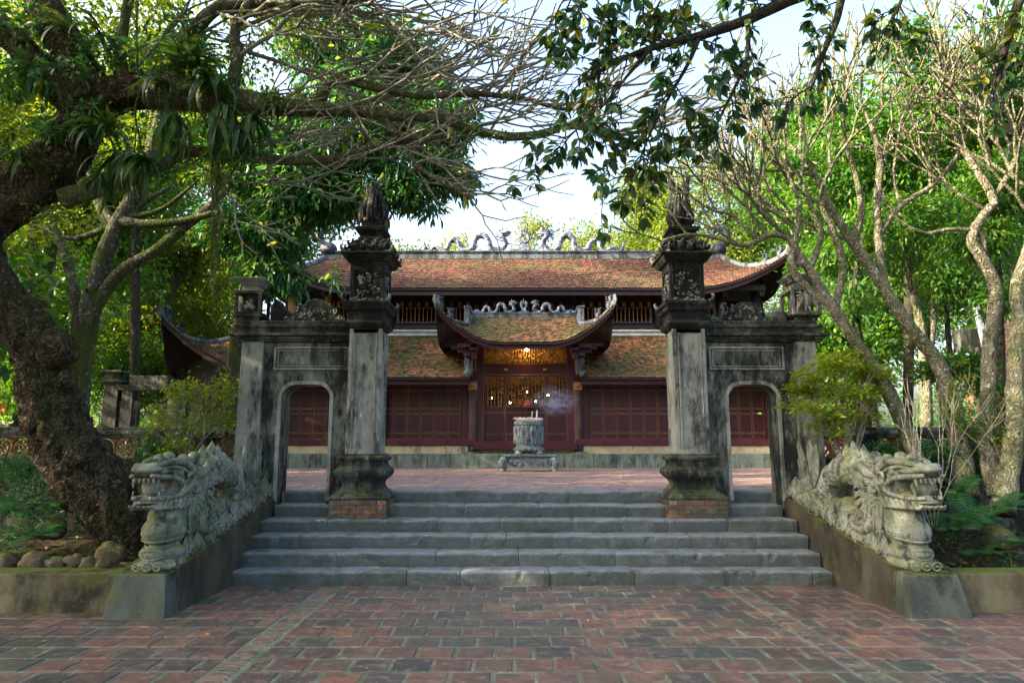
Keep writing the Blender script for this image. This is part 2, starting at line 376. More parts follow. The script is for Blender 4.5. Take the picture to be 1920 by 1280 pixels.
M['redshade']=simple('red_lamp_shade',(.22,.045,.03),.6,.2,10,0)
def m_emit(name,c,s):
    n=N(name); n.b.inputs['Emission Color'].default_value=(*c,1); n.b.inputs['Emission Strength'].default_value=s; return n.fin(c,.5)
M['bulb']=m_emit('warm_lit_bulb',(1,.62,.2),30)
# ================================================================ GROUND
AX=.27                       # axis of the stairs and the gate
XT=.48                       # axis of the temple
G().box(-140,140,-30,200,-.5,-.06).obj('ground',M['soil'])['kind']='structure'
pv=G().box(-14,15,-3,9.06,-.05,-.007).obj('paving',M['mortar']); pv['kind']='structure'
# --- pavers: individually jittered square tiles
def paver_mesh(wx,wy,k):
    g=G(); b=.012; h=.03
    pts=[(-wx/2,-wy/2),(wx/2,-wy/2),(wx/2,wy/2),(-wx/2,wy/2)]
    pts=[(x+rnd.uniform(-.006,.006),y+rnd.uniform(-.006,.006)) for x,y in pts]
    top=[(x*(1-2*b/wx)+rnd.uniform(-.004,.004),y*(1-2*b/wy),rnd.uniform(-.0025,.0025)) for x,y in pts]
    mid=[(x,y,-.009) for x,y in pts]; bot=[(x,y,-h) for x,y in pts]
    cxy=(0,0,rnd.uniform(-.003,.0015))
    g.add(top+mid+bot+[cxy],[(0,1,12),(1,2,12),(2,3,12),(3,0,12)]+[(4+i,4+(i+1)%4,(i+1)%4,i) for i in range(4)]+[(8+i,8+(i+1)%4,4+(i+1)%4,4+i) for i in range(4)])
    return g
T=.335
PV=[paver_mesh(T-.026,T-.026,i).mesh('brick') for i in range(7)]
HV=[paver_mesh(T*.5-.026,T-.026,i).mesh('brick') for i in range(3)]
SV=[paver_mesh(.19,.045,i).mesh('brick') for i in range(5)]
cells=[]
xl,xr=-2.29,2.82
row=0;y=9.02-T/2
while y>-.6:
    off=(row%2)*T*.5; jit=rnd.uniform(-.02,.02)
    # centre lane between the two soldier lines
    x=xl+.13+ (T*.5 if off==0 else 0)+0
    if off: cells.append((x+T*.25-.0,y,'h')); x+=T*.5+T*.5
    while x+T*.5<xr-.10: cells.append((x,y+rnd.uniform(-.004,.004),'f')); x+=T
    if x-T*.5<xr-.13-T*.4: cells.append((x-T*.5+T*.25,y,'h'))
    x=xl-.115-T*.5
    if off: cells.append((xl-.115-T*.25,y,'h')); x-=T*.5
    while x>-7.5: cells.append((x,y,'f')); x-=T
    x=xr+.115+T*.5
    if off: cells.append((xr+.115+T*.25,y,'h')); x+=T*.5
    while x<8.2: cells.append((x,y,'f')); x+=T
    for xs in (xl,xr):
        for k in range(5): cells.append((xs,y-T*.4+k*T*.2,'s'))
    y-=T; row+=1
def dupl(c):   # how large the paver shows
    x,y,k=c
    if y<5.0: return -1
    if abs(x)>(y*_c)*.80: return -1
    if y<7.5 or -4.0<x<4.6: return {'f':1,'h':.5,'s':.16}[k]/y**3
    return -1
def base_of(k): return rnd.choice({'f':PV,'h':HV,'s':SV}[k])
for me in PV+HV+SV: me.materials.append(M['brick'])
order=sorted(cells,key=dupl,reverse=True)
rest=G()
pv_stuff=[]
for i,(x,y,k) in enumerate(order):
    z=rnd.uniform(-.004,.004); rz=rnd.uniform(-.012,.012)+(math.pi if rnd.random()<.5 else 0); rx=rnd.uniform(-.008,.008)
    if i<300 and dupl((x,y,k))>0:
        o=bpy.data.objects.new('brick',base_of(k)); col.objects.link(o); o.parent=pv; o.location=(x,y,z); o.rotation_euler=(rx,rnd.uniform(-.006,.006),rz)
    else:
        me=base_of(k); mt=Matrix.Translation((x,y,z))@Matrix.Rotation(rz,4,'Z')
        rest.add([tuple(mt@v.co) for v in me.vertices],[tuple(p.vertices) for p in me.polygons])
o=rest.obj('brick_field',M['brick'],pv,fix=False); o['kind']='stuff'
# --- upper court
ZC=1.08
cy=G().box(-20,21,10.86,46,.2,ZC-.014).obj('courtyard',M['mortar']); cy['kind']='structure'
g=G(); y=11.35; row=0
while y<23.1:
    x=-12+(row%2)*.17
    while x<12.5:
        if abs(x-.3)<y*.66+1:
            z=ZC-.006+rnd.uniform(-.003,.003); g.box(x+.006,x+.334,y+.006,y+.324,z-.02,z,.002)
        x+=.34
    y+=.33; row+=1
o=g.obj('brick_field',M['brick_b'],cy,fix=False); o['kind']='stuff'
# ================================================================ STAIRS
st=thing('stone_steps','wide flight of six blue grey stone steps leading up between the two gate columns','steps',(AX,9.8,0))
yb=[9.04,9.35,9.71,10.06,10.43,10.83,11.18]
jx=[[433,628,761,863,1030,1191,1367,1525,1568],[455,639,816,972,1155,1283,1432,1540],[472,559,706,879,950,1143,1300,1420,1517],
    [488,612,718,820,936,1075,1165,1255,1368,1495],[505,614,722,870,1010,1180,1252,1366,1471],[522,612,722,831,926,1070,1175,1253,1364,1452]]
bs=[1097,1063,1028,998,969,942]
XL,XR=-3.66,4.15
for i in range(6):
    xs=[xat(p,bs[i],yb[i]) for p in jx[i]]; xs[0]=XL+(.0 if i<4 else .06); xs[-1]=XR-(0 if i<4 else .05)
    for a,b in zip(xs[:-1],xs[1:]):
        z0=.18*i; z1=z0+.18+rnd.uniform(-.005,.004); y0=yb[i]+rnd.uniform(-.012,.01); y1=yb[i+1]+.06 if i<5 else yb[6]+.17
        r=.034
        prof=[(y0+.012,z0-.01),(y0+rnd.uniform(0,.006),z0+.05),(y0-.004,z1-r)]+[(y0+r-r*math.cos(t),z1-r+r*math.sin(t)) for t in (.5,1.0,1.5)]+[(y1,z1+.002),(y1,z0-.01)]
        me=G(); nx=max(4,int((b-a)/.06)); V=[]
        for q in range(nx+1):
            x=a+.005+(b-a-.010)*q/nx
            for (yy,zz) in prof:
                e=mnoise.noise(Vector((x*3,yy*3+i,zz*4)))*.02+(max(0,mnoise.noise(Vector((x*7,i*5,zz*9)))-.25)*.07 if zz>z0+.1 else 0); 
                if q in(0,nx): e+=.014
                top=1 if zz>z1-r*.8 else .3
                V.append((x,yy+e,zz+(mnoise.noise(Vector((x*2.2,yy*3,i*3.1)))*.012-(.010 if q in(0,nx) else 0))*top))
        n=len(prof)
        F=[(q*n+k,(q+1)*n+k,(q+1)*n+(k+1)%n,q*n+(k+1)%n) for q in range(nx) for k in range(n)]+[tuple(range(n)),tuple(nx*n+k for k in range(n-1,-1,-1))]
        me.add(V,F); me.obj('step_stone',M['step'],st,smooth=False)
# ================================================================ CHEEK WALLS
def cheek(sx,label):
    cx=AX
    def X(v): return cx+sx*(v-.27)
    t=thing('stair_wall',label,'wall',(X(4.5),9,0),'sloping walls flanking the steps')
    # inner face batters slightly: wall from pier to gate, top slopes
    g=G()
    def top(y): return .41+.186*(y-7.42)
    secs=[]
    N_=14
    V=[]
    for i in range(N_+1):
        y=7.66+(10.95-7.66)*i/N_; z=top(y)
        e=mnoise.noise(Vector((y*1.3,sx,0)))*.012
        V+=[(X(4.155)+sx*e,y,0-.02),(X(4.20)+sx*e,y,z),(X(4.80),y,z+e),(X(4.84),y,-.02)]
    F=[(i*4+k,i*4+(k+1)%4,(i+1)*4+(k+1)%4,(i+1)*4+k) for i in range(N_) for k in range(4)]+[(0,3,2,1),tuple(N_*4+k for k in range(4))]
    g.add(V,F).obj('wall_body',M['cheek'],t)
    g=G(); a,b=X(4.19),X(4.79); f=.06
    x0,x1=min(a,b),max(a,b)
    g.add([(x0-.03,7.36,-.02),(x1+.03,7.36,-.02),(x1+.03,7.70,-.02),(x0-.03,7.70,-.02),(x0+.02,7.45,.415),(x1-.04,7.45,.415),(x1-.04,7.70,.43),(x0+.02,7.70,.43)],
          [(0,3,2,1),(4,5,6,7),(0,1,5,4),(1,2,6,5),(2,3,7,6),(3,0,4,7)])
    g.obj('pier',M['pier'],t,bevel=.012)
cheek(-1,'dark stained sloping stair wall under the left stone dragon')
cheek(1,'brown stained sloping stair wall under the right stone dragon')
# ================================================================ PLANTER WALLS, SOIL
def planter(x0,x1,label):
    t=thing('planter_wall',label,'low wall',((x0+x1)/2,7.75,0))
    g=G(); n=16; V=[]
    for i in range(n+1):
        x=x0+(x1-x0)*i/n; e=mnoise.noise(Vector((x*.9,3,1)))*.02
        V+=[(x,7.60+e,-.02),(x,7.63+e,.40+e*.4),(x,7.98,.405+e*.4),(x,8.0,-.02)]
    F=[(i*4+k,i*4+(k+1)%4,(i+1)*4+(k+1)%4,(i+1)*4+k) for i in range(n) for k in range(4)]+[(0,3,2,1),tuple(n*4+k for k in range(4))]
    g.add(V,F).obj('wall_body',M['planter'],t,bevel=.012)
planter(-14,-4.27,'low ochre concrete planter wall with mossy top on the left')
planter(4.82,15,'low stained concrete planter wall with moss patches on the right')
def bed(x0,x1,name):
    nx,ny=70,24; V=[];F=[]
    for j in range(ny+1):
        for i in range(nx+1):
            x=x0+(x1-x0)*i/nx; y=7.9+(11.3-7.9)*j/ny
            z=.33+.16*(j/ny)+.09*mnoise.noise(Vector((x*.8,y*.8,0)))+.04*mnoise.noise(Vector((x*4,y*4,1)))
            V.append((x,y,z))
    F=[(j*(nx+1)+i,j*(nx+1)+i+1,(j+1)*(nx+1)+i+1,(j+1)*(nx+1)+i) for j in range(ny) for i in range(nx)]
    o=np_obj(name,V,F,M['soil'],smooth=True); o['kind']='structure'
bed(-16,-4.30,'planting_bed'); bed(4.85,17,'planting_bed')
# ================================================================ BALUSTRADE WALLS
def lat_mesh():
    g=G(); w=.155; t=.022
    def ring(r,wd,y0,y1,n=16,cx=0,cz=0):
        for k in range(n):
            a,b=2*math.pi*k/n,2*math.pi*(k+1)/n
            P=[(cx+q*math.cos(u),yy,cz+q*math.sin(u)) for yy in (y0,y1) for u in(a,b) for q in(r-wd,r)]
            g.add(P,[(0,1,3,2),(4,6,7,5),(0,4,5,1),(2,3,7,6),(1,5,7,3),(0,2,6,4)])
    for a in(-1,1):
        g.box(a*w-.008,a*w+.008,-.03,.03,-w,w); g.box(-w,w,-.0285,.0285,a*w-.008,a*w+.008)
    ring(.128,.016,-.025,.025); ring(.042,.014,-.022,.022,10)
    for k in range(8):
        a=2*math.pi*k/8; c,s=math.cos(a),math.sin(a); p=(c*.085,s*.085)
        ring(.048,.012,-.02,.02,8,p[0],p[1]) if k%2==0 else g.box(p[0]-.045 if abs(c)>.1 else p[0],p[0]+.045 if abs(c)>.1 else p[0],-.018,.018,p[1]-.008,p[1]+.008)
    for sx in(-1,1):
        for sz in(-1,1): g.add([(sx*w,-.026,sz*w),(sx*w,-.026,sz*.07),(sx*.07,-.026,sz*w),(sx*w,.026,sz*w),(sx*w,.026,sz*.07),(sx*.07,.026,sz*w)],[(0,1,2),(5,4,3),(1,4,5,2),(0,3,4,1),(0,2,5,3)])
    me=g.mesh('lattice_tile'); me.materials.append(M['lattice']); return me
LAT=lat_mesh()
def balustrade(x0,x1,label,Y=10.95):
    t=thing('balustrade',label,'wall',((x0+x1)/2,Y,.5))
    G().box(x0,x1,Y-.14,Y+.14,.2,1.573).obj('wall_body',M['gate_dark'],t)
    g=G(); g.box(x0,x1,Y-.20,Y+.20,1.915,1.965).box(x0,x1,Y-.25,Y+.25,1.963,2.02).box(x0,x1,Y-.18,Y+.18,2.023,2.08).box(x0,x1,Y-.16,Y+.16,1.576,1.600)
    g.obj('coping',M['gate'],t,bevel=.01)
    n=int((x1-x0)/.33)
    for i in range(n):
        x=x0+.165+i*.33
        o=bpy.data.objects.new('lattice_tile',LAT); col.objects.link(o); o.parent=t; o.matrix_parent_inverse=PINV[t.name]; o.location=(x,Y,1.755)
    k=0
    x=x0+.9
    while x<x1:
        G().box(x-.13,x+.13,Y-.17,Y+.17,1.602,1.912).obj('pillar',M['gate_dark'],t); x+=2.4
    return t
balustrade(-13,-4.25,'low dark wall with brown flower lattice tiles behind the old leaning tree')
balustrade(4.8,14,'low dark wall with lattice tiles behind the bare pale branched trees')
# ================================================================ GATE COLUMNS
def gate_column(cx,label,right):
    cyy=10.63
    t=thing('gate_column',label,'column',(cx,cyy,.72),'tall columns either side of the steps')
    # brick base
    G().box(cx-.415,cx+.415,cyy-.415,cyy+.415,.70,.985).obj('base_core',M['mortar'],t)
    for c in range(4):
        z0=.722+c*.066; 
        for side in range(4):
            x=-.43+(c%2)*.1
            while x<.43-.02:
                l=min(.205,.43-x); 
                if l>.03:
                    g=G(); d=.02; a,b=x+.006,x+l-.006; pr=rnd.uniform(0,.012)
                    if side==0: g.box(cx+a,cx+b,cyy-.43-pr,cyy-.40,z0,z0+.058,.002)
                    elif side==1: g.box(cx+a,cx+b,cyy+.40,cyy+.43+pr,z0,z0+.058,.002)
                    elif side==2: g.box(cx-.43-pr,cx-.40,cyy+a,cyy+b,z0,z0+.058,.002)
                    else: g.box(cx+.40,cx+.43+pr,cyy+a,cyy+b,z0,z0+.058,.002)
                    g.obj('brick',M['basebrick'],t)
                x+=.205
    def L(secs,name,mt,par=t,bev=.008,wob=.006):
        # subdivide and roughen edges
        g=G(); g.loft([(z,h+rnd.uniform(-wob,wob)*.5) for z,h in secs],cx=cx,cy=cyy)
        return g.obj(name,M[mt],par,bevel=bev)
    # bulging base
    prof=[(.985,.435),(1.02,.44),(1.035,.42),(1.06,.405),(1.09,.36),(1.13,.31),(1.18,.28),(1.23,.28),(1.27,.31),(1.31,.355),(1.35,.385),(1.39,.395),(1.42,.385),(1.455,.345),(1.475,.315),
          (1.50,.31),(1.56,.305),(1.565,.345),(1.61,.355),(1.625,.335),(1.63,.31),(1.66,.30)]
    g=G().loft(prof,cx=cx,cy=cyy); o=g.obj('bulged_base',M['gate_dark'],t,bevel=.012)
    # corner leaves on the bulge
    # shaft with sunk panels
    S0,S1=1.66,3.60; hw=.255
    g=G().box(cx-hw+.02,cx+hw-.02,cyy-hw+.02,cyy+hw-.02,S0,S1)
    for a in(-1,1):
        for b in(-1,1):
            x0,x1=sorted((cx+a*hw,cx+a*(hw-.058))); y0,y1=sorted((cyy+b*hw,cyy+b*(hw-.058)))
            g.box(x0,x1,y0,y1,S0,S1)
            x0,x1=sorted((cx+a*(hw-.075),cx+a*(hw-.095)));
            g.box(x0,x1,cyy+b*hw-.022,cyy+b*hw-.001,S0+.08,S1-.08) if b<0 else g.box(x0,x1,cyy+hw-.0215,cyy+hw-.002,S0+.08,S1-.08)
    for b in(-1,1):
        g.box(cx-hw+.05,cx+hw-.05,cyy+b*hw-.018,cyy+b*hw+.018*0+.0,S0+.001,S0+.07) if b<0 else None
        g.box(cx-hw+.06,cx+hw-.06,cyy-hw+.004,cyy-hw+.03,S1-.07,S1-.002)
    g.obj('shaft',M['gate_pale'],t,bevel=.006)
    zz=lambda py:zat(py,cyy-.3)
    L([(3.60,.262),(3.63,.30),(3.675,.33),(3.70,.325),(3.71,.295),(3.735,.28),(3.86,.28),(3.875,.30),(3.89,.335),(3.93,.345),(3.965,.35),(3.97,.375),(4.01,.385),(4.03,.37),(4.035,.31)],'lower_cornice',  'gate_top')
    # carved panel box
    g=G().box(cx-.245,cx+.245,cyy-.245,cyy+.245,4.03,4.62)
    for a in(-1,1):
        for b in(-1,1):
            x0,x1=sorted((cx+a*.275,cx+a*.21)); y0,y1=sorted((cyy+b*.275,cyy+b*.21)); g.box(x0,x1,y0,y1,4.04,4.62)
    for z0,z1 in((4.04,4.10),(4.54,4.62)): 
        g.box(cx-.205,cx+.205,cyy-.273,cyy-.24,z0,z1); g.box(cx-.205,cx+.205,cyy+.24,cyy+.273,z0,z1); g.box(cx-.273,cx-.24,cyy-.205,cyy+.205,z0,z1); g.box(cx+.24,cx+.273,cyy-.205,cyy+.205,z0,z1)
    o=g.obj('panel_box',M['gate_top'],t,bevel=.006)
    g=G()
    for k in range(26):
        x=rnd.uniform(-.17,.17);z=rnd.uniform(4.12,4.5); a0=rnd.uniform(0,6.28); r=rnd.uniform(.02,.05)
        g.tube([(cx+x+r*(1-q*.12)*math.cos(a0+q*.8),cyy-.25-.012,z+r*(1-q*.12)*math.sin(a0+q*.8)) for q in range(7)],[.011]*5+[.008,.004],5)
        g.tube([(cx+.25+.012,cyy+x+r*(1-q*.12)*math.cos(a0+q*.8),z+r*(1-q*.12)*math.sin(a0+q*.8)) for q in range(7)],[.011]*5+[.008,.004],5)
        g.tube([(cx-.25-.012,cyy+x+r*(1-q*.12)*math.cos(a0+q*.8),z+r*(1-q*.12)*math.sin(a0+q*.8)) for q in range(7)],[.011]*5+[.008,.004],5)
    for k in range(9): 
        x=-.24+k*.06
        g.sph((cx+x,cyy-.27,4.055+.02*math.sin(k*2)),(.035,.03,.035),7,5); g.sph((cx+.27,cyy+x,4.055),(.03,.035,.035),7,5)
    g.obj('carving',M['gate'],o,smooth=True)
    L([(4.62,.262),(4.64,.28),(4.66,.275),(4.68,.33),(4.74,.375),(4.77,.38),(4.775,.415),(4.80,.42),(4.815,.40),(4.82,.36)],'upper_cornice','gate_top',bev=.006)
    # upturned horns at corners
    g=G()
    for a in(-1,1):
        for b in(-1,1):
            for (zb,h) in((4.80,.40),(4.01,.37)) if right or zb_ok(a) else ((4.80,.40),):
                P=[(cx+a*(h-.08),cyy+b*(h-.08),zb-.01),(cx+a*(h-.03),cyy+b*(h-.03),zb+.02),(cx+a*(h-.0),cyy+b*(h-.0),zb+.06),(cx+a*(h+.01),cyy+b*(h+.01),zb+.10),(cx+a*(h-.01),cyy+b*(h-.01),zb+.12)]
                g.tube(crom(P,3),lerpr([.035,.035,.028,.02,.01],3),6)
    g.obj('corner_horns',M['gate'],t,smooth=True)
    # lotus block of petals
    g=G().loft([(4.815,.30),(4.86,.32),(4.90,.26),(5.02,.26),(5.05,.20)],cx=cx,cy=cyy)
    for ring,(rr,zb,pr,n) in enumerate(((.285,4.90,.085,16),(.255,4.985,.07,14))):
        for k in range(n):
            q=4*k/n; sd=int(q)%4; f=(q-int(q))*2-1+1/n*4
            x,y={0:(f*rr,-rr),1:(rr,f*rr),2:(-f*rr,rr),3:(-rr,-f*rr)}[sd]
            g.sph((cx+x,cyy+y,zb),(pr,pr,pr*.95),8,6)
            g.tube([(cx+x*1.12,cyy+y*1.12,zb-.03),(cx+x*1.32,cyy+y*1.32,zb+.01),(cx+x*1.34,cyy+y*1.34,zb+.045),(cx+x*1.22,cyy+y*1.22,zb+.05)],[.03,.028,.02,.008],5)
    g.obj('lotus',M['gate_top'],t,smooth=True)
    L([(5.04,.15),(5.06,.19),(5.09,.20),(5.14,.165),(5.17,.165),(5.20,.20),(5.215,.20),(5.225,.245),(5.27,.255),(5.275,.21),(5.30,.16),(5.40,.15),(5.405,.165)],'upper_block','gate_top',bev=.004)
    # finial : four blades pierced, phoenix tails
    g=G()
    if not right:
        # pear-shaped pierced outline
        out=[(0,5.40),(.16,5.42),(.195,5.52),(.18,5.66),(.15,5.78),(.125,5.88),(.10,5.98),(.09,6.05),(.15,6.09),(.09,6.13),(.05,6.10),(.03,6.19),(0,6.14)]
        for ang in (0,90):
            m=Matrix.Translation((cx,cyy,0))@Matrix.Rotation(R(ang),4,'Z')
            for sgn in(-1,1):
                P=crom([(sgn*.05,0,5.40),(sgn*.15,0,5.47),(sgn*.165,0,5.60),(sgn*.12,0,5.74),(sgn*.085,0,5.86),(sgn*.085,0,5.98),(sgn*.12,0,6.05),(sgn*.17,0,6.06)],4)
                g.tube([m@Vector(p) for p in P],lerpr([.07,.085,.085,.075,.06,.05,.035,.014],4),7)
                P=crom([(sgn*.10,0,5.66),(sgn*.05,0,5.72),(0,0,5.76)],3)
                g.tube([m@Vector(p) for p in P],.05,6)
                P=crom([(sgn*.07,0,5.9),(0,0,5.93),(sgn*.02,0,6.02),(sgn*.04,0,6.12)],3)
                g.tube([m@Vector(p) for p in P],lerpr([.04,.04,.04,.012],3),6)
        g.sph((cx,cyy,5.44),(.17,.17,.07),10,6); g.sph((cx,cyy,5.93),(.085,.085,.13),8,6)
    else:
        for ang in range(0,360,60):
            m=Matrix.Translation((cx,cyy,0))@Matrix.Rotation(R(ang+10),4,'Z')
            hh=.10 if ang in(0,180) else -.16
            P=crom([(.08,0,5.38),(.15,0,5.47),(.13,0,5.6),(.10,0,5.75),(.09,0,5.9),(.13,0,6.02+hh),(.15,0,6.13+hh),(.11,0,6.22+hh)],4)
            g.tube([m@Vector(p) for p in P],lerpr([.09,.10,.09,.085,.075,.06,.05,.02],4),7)
            P=crom([(.10,0,5.5),(.20,0,5.56),(.21,0,5.63)],3); g.tube([m@Vector(p) for p in P],lerpr([.05,.03,.008],3),6)
        g.sph((cx,cyy,5.65),(.15,.15,.33),10,6)
    g.obj('finial',M['gate_top'],t,smooth=True)
    return t
def zb_ok(a): return True
gate_column(AX-2.56,'tall dark weathered column left of the steps, topped by a pierced pear shaped finial',False)
gate_column(AX+2.50,'tall dark weathered column right of the steps, topped by a jagged flame finial',True)
# ================================================================ SIDE GATES
def side_gate(sx,label):
    X=lambda v: AX+sx*v           # v = distance from the axis
    t=thing('side_gate',label,'gateway',(X(3.6),10.8,.9),'small arched gates beside the tall columns')
    Y0,Y1=10.60,11.02
    # wall with arched opening
    a,b=3.14,3.90; zs=2.58; zt=2.74
    out=[(2.80,.80),(a,.80),(a,zs)]
    US=[0,.02,.05,.1,.17,.28,.5,.72,.83,.9,.95,.98,1]
    for u in US: x=a+(b-a)*u; out.append((x,zs+(zt-zs)*(1-abs(2*u-1)**5)))
    out+=[(b,zs),(b,.80),(4.56,.80),(4.52,2.2),(4.50,3.42),(2.80,3.42)]
    dd=[]
    for p in out:
        if not dd or (abs(p[0]-dd[-1][0])+abs(p[1]-dd[-1][1])>1e-4): dd.append(p)
    G().prism([(X(x),z) for x,z in dd],Y0,Y1).obj('wall_body',M['gate'],t,bevel=.008)
    # outer pilaster, proud of the wall
    x0,x1=sorted((X(4.19),X(4.585))); G().add([(x0,Y0-.07,.78),(x1,Y0-.07,.78),(x1,Y1+.05,.78),(x0,Y1+.05,.78),(x0+.02,Y0-.05,3.42),(x1-.03,Y0-.05,3.42),(x1-.03,Y1+.04,3.42),(x0+.02,Y1+.04,3.42)],
        [(0,3,2,1),(4,5,6,7),(0,1,5,4),(1,2,6,5),(2,3,7,6),(3,0,4,7)]).obj('pilaster',M['gate_pale'],t,bevel=.01)
    # door architrave (raised strip round the arch)
    g=G()
    w_=.055
    for (u,v) in((a-w_,a-.002),(b+.002,b+w_)):
        p,q=sorted((X(u),X(v))); g.box(p,q,Y0-.028,Y0-.001,.95,zs)
    for u0,u1 in zip(US[:-1],US[1:]):
        f=lambda u,o:(X(a-w_*o+(b-a+2*w_*o)*u),zs+(zt-zs+w_*o)*(1-abs(2*u-1)**5))
        P=[f(u0,0),f(u1,0),f(u1,1),f(u0,1)]
        g.prism(P,Y0-.028,Y0-.001)
    g.obj('architrave',M['gate_pale'],t)
    # sunk name panel frame
    g=G(); zp0,zp1=2.97,3.34; u0,u1=2.86,4.05
    def fr(u0,u1,z0,z1,w,y0,y1):
        p,q=sorted((X(u0),X(u1)))
        g.box(p,q,y0,y1,z0,z0+w); g.box(p,q,y0,y1,z1-w,z1); g.box(p,p+w,y0+.001,y1,z0+w,z1-w); g.box(q-w,q,y0+.001,y1,z0+w,z1-w)
    fr(u0,u1,zp0,zp1,.03,Y0-.035,Y0-.001); fr(u0+.055,u1-.055,zp0+.05,zp1-.05,.016,Y0-.02,Y0-.001)
    g.obj('name_panel_frame',M['gate_pale'],t,bevel=.004)
    # entablature
    g=G()
    for z0,z1,o in((3.42,3.45,.04),(3.453,3.495,.07),(3.498,3.545,.12),(3.548,3.64,.03),(3.643,3.69,.06),(3.693,3.76,.0)):
        p,q=sorted((X(2.80),X(4.62+o))); g.box(p,q,Y0-o-.04,Y1+o,z0,z1)
    g.obj('entablature',M['gate_dark'],t,bevel=.01)
    # crest silhouette
    base=3.76
    if sx<0: cr=[(2.78,0),(2.78,.10),(2.9,.10),(2.93,.03),(3.02,.05),(3.05,.14),(3.12,.17),(3.2,.22),(3.22,.34),(3.3,.36),(3.36,.42),(3.5,.44),(3.62,.40),(3.66,.33),(3.76,.31),(3.8,.2),(3.88,.17),(3.92,.24),(4.0,.27),(4.06,.40),(4.12,.44),(4.2,.30),(4.2,0)]
    else: cr=[(2.78,0),(2.78,.26),(2.86,.25),(2.94,.12),(3.05,.07),(3.14,.10),(3.22,.2),(3.3,.22),(3.36,.32),(3.45,.38),(3.62,.38),(3.7,.30),(3.82,.26),(3.86,.12),(3.92,.02),(4.0,.02),(4.05,.06),(4.1,.2),(4.2,.2),(4.2,0)]
    dz=-.01
    G().prism([(X(u),base+dz+v*.92) for u,v in cr],Y0+.10,Y1-.10).obj('crest',M['gate_dark'],t,bevel=.015)
    g=G()
    for k in range(34):
        u=rnd.uniform(2.95,3.95); hmax=.28 if 3.1<u<3.8 else .08; z=base+rnd.uniform(.03,hmax); r=rnd.uniform(.025,.05); a0=rnd.uniform(0,6)
        g.tube([(X(u)+r*(1-q*.12)*math.cos(a0+q*.9),Y0+.095,z+r*(1-q*.12)*math.sin(a0+q*.9)) for q in range(7)],[.014]*5+[.01,.004],5)
    # scroll at the outer end
    for q,(u,z,r) in enumerate(((4.0,base+.1,.1),(4.1,base+.2,.08))): g.sph((X(u),Y0+.18,z),(r,.09,r*.9),10,7)
    g.obj('crest_scrolls',M['gate'],t,smooth=True)['kind']='stuff'
    # lantern pillar
    cx=X(4.52 if sx<0 else 4.46); cyy=(Y0+Y1)/2-.03; s=1.0 if sx<0 else 1.12
    g=G().loft([(3.755,.18),(3.82,.18),(3.83,.215),(3.85,.225),(3.86,.23)],cx=cx,cy=cyy)
    o=g.obj('lantern_foot',M['gate_dark'],t,bevel=.006)
    hz=3.86; H_=.40*s; hw=.215*s
    g=G()
    g.box(cx-hw+.09,cx+hw-.09,cyy-hw+.10,cyy+hw-.10,hz,hz+H_)
    for a_ in(-1,1):
        for b_ in(-1,1):
            p,q=sorted((cx+a_*hw,cx+a_*(hw-.05))); r_,s_=sorted((cyy+b_*hw,cyy+b_*(hw-.05))); g.box(p,q,r_,s_,hz,hz+H_)
    for z0,z1 in((hz,hz+.055),(hz+H_-.055,hz+H_)): g.box(cx-hw+.003,cx+hw-.003,cyy-hw+.003,cyy+hw-.003,z0+.002,z1-.002)
    g.obj('lantern_box',M['gate_top'] if sx<0 else M['lantern'],t,bevel=.006)
    g=G()
    if sx<0: 
        for (dx,dz_,r) in((-.05,.14,.04),(.0,.17,.05),(.05,.13,.04),(.02,.25,.03),(-.04,.22,.03)): g.sph((cx+dx,cyy-hw+.09,hz+dz_),r,8,6)
    else:
        # a small bird figure with spread wings
        P=lambda dx,dy,dz_:(cx+dx,cyy-hw+dy,hz+dz_)
        g.tube(crom([P(0,.05,.10),P(.01,0,.2),P(0,-.02,.32),P(.02,-.05,.40),P(.06,-.09,.41)],3),lerpr([.02,.06,.06,.03,.012],3),8)
        for k in range(6): g.tube([P(-.02,.0,.28),P(-.10-.012*k,-.01,.36-.05*k),P(-.17+.004*k,.0,.36-.065*k)],[.03,.022,.008],5); g.tube([P(.04,.0,.28),P(.11+.012*k,-.01,.34-.045*k),P(.17-.004*k,0,.32-.06*k)],[.03,.022,.008],5)
        g.tube([P(-.02,0,.12),P(-.04,-.02,.03)],[.02,.012],5); g.tube([P(.03,0,.12),P(.05,-.02,.03)],[.02,.012],5)
    g.obj('figure',M['gate_pale'],t,smooth=True)
    z=hz+H_
    G().loft([(z,hw-.05),(z+.015,hw-.04),(z+.02,hw-.09),(z+.09,hw-.09),(z+.10,hw-.06),(z+.12,hw-.04),(z+.13,hw-.055),(z+.17,hw-.01),(z+.185,hw-.01),(z+.19,hw+.015),(z+.215,hw+.02),(z+.22,hw-.02)],cx=cx,cy=cyy).obj('lantern_cap',M['gate_pale'] if sx<0 else M['lantern'],t,bevel=.005)
side_gate(-1,'left arched side gate with a square dark lantern on its outer end')
side_gate(1,'right side gate with arched doorway, pale lantern holding a bird')
# ================================================================ TEMPLE
TY=24.15        # wall plane of the ground floor
tm=thing('temple',"long two tiered temple hall with red clay tile roofs and maroon timber doors",'temple',(XT,27,ZC))
def P_(name,g,m,bev=0,smooth=False,par=None): return g.obj(name,M[m] if isinstance(m,str) else m,par or tm,smooth=smooth,bevel=bev)
WX=11.6
# plinth blocks
x=XT-13.2
while x<XT+13.2:
    l=rnd.uniform(.75,1.15)
    P_('plinth_stone',G().box(x+.008,x+l-.008,23.11+rnd.uniform(-.012,.012),23.6,ZC-.02,1.555+rnd.uniform(-.01,.006),.004),'plinth',.012); x+=l
P_('plinth_core',G().box(XT-13.2,XT+13.2,23.55,31,ZC-.02,1.55),'cream')
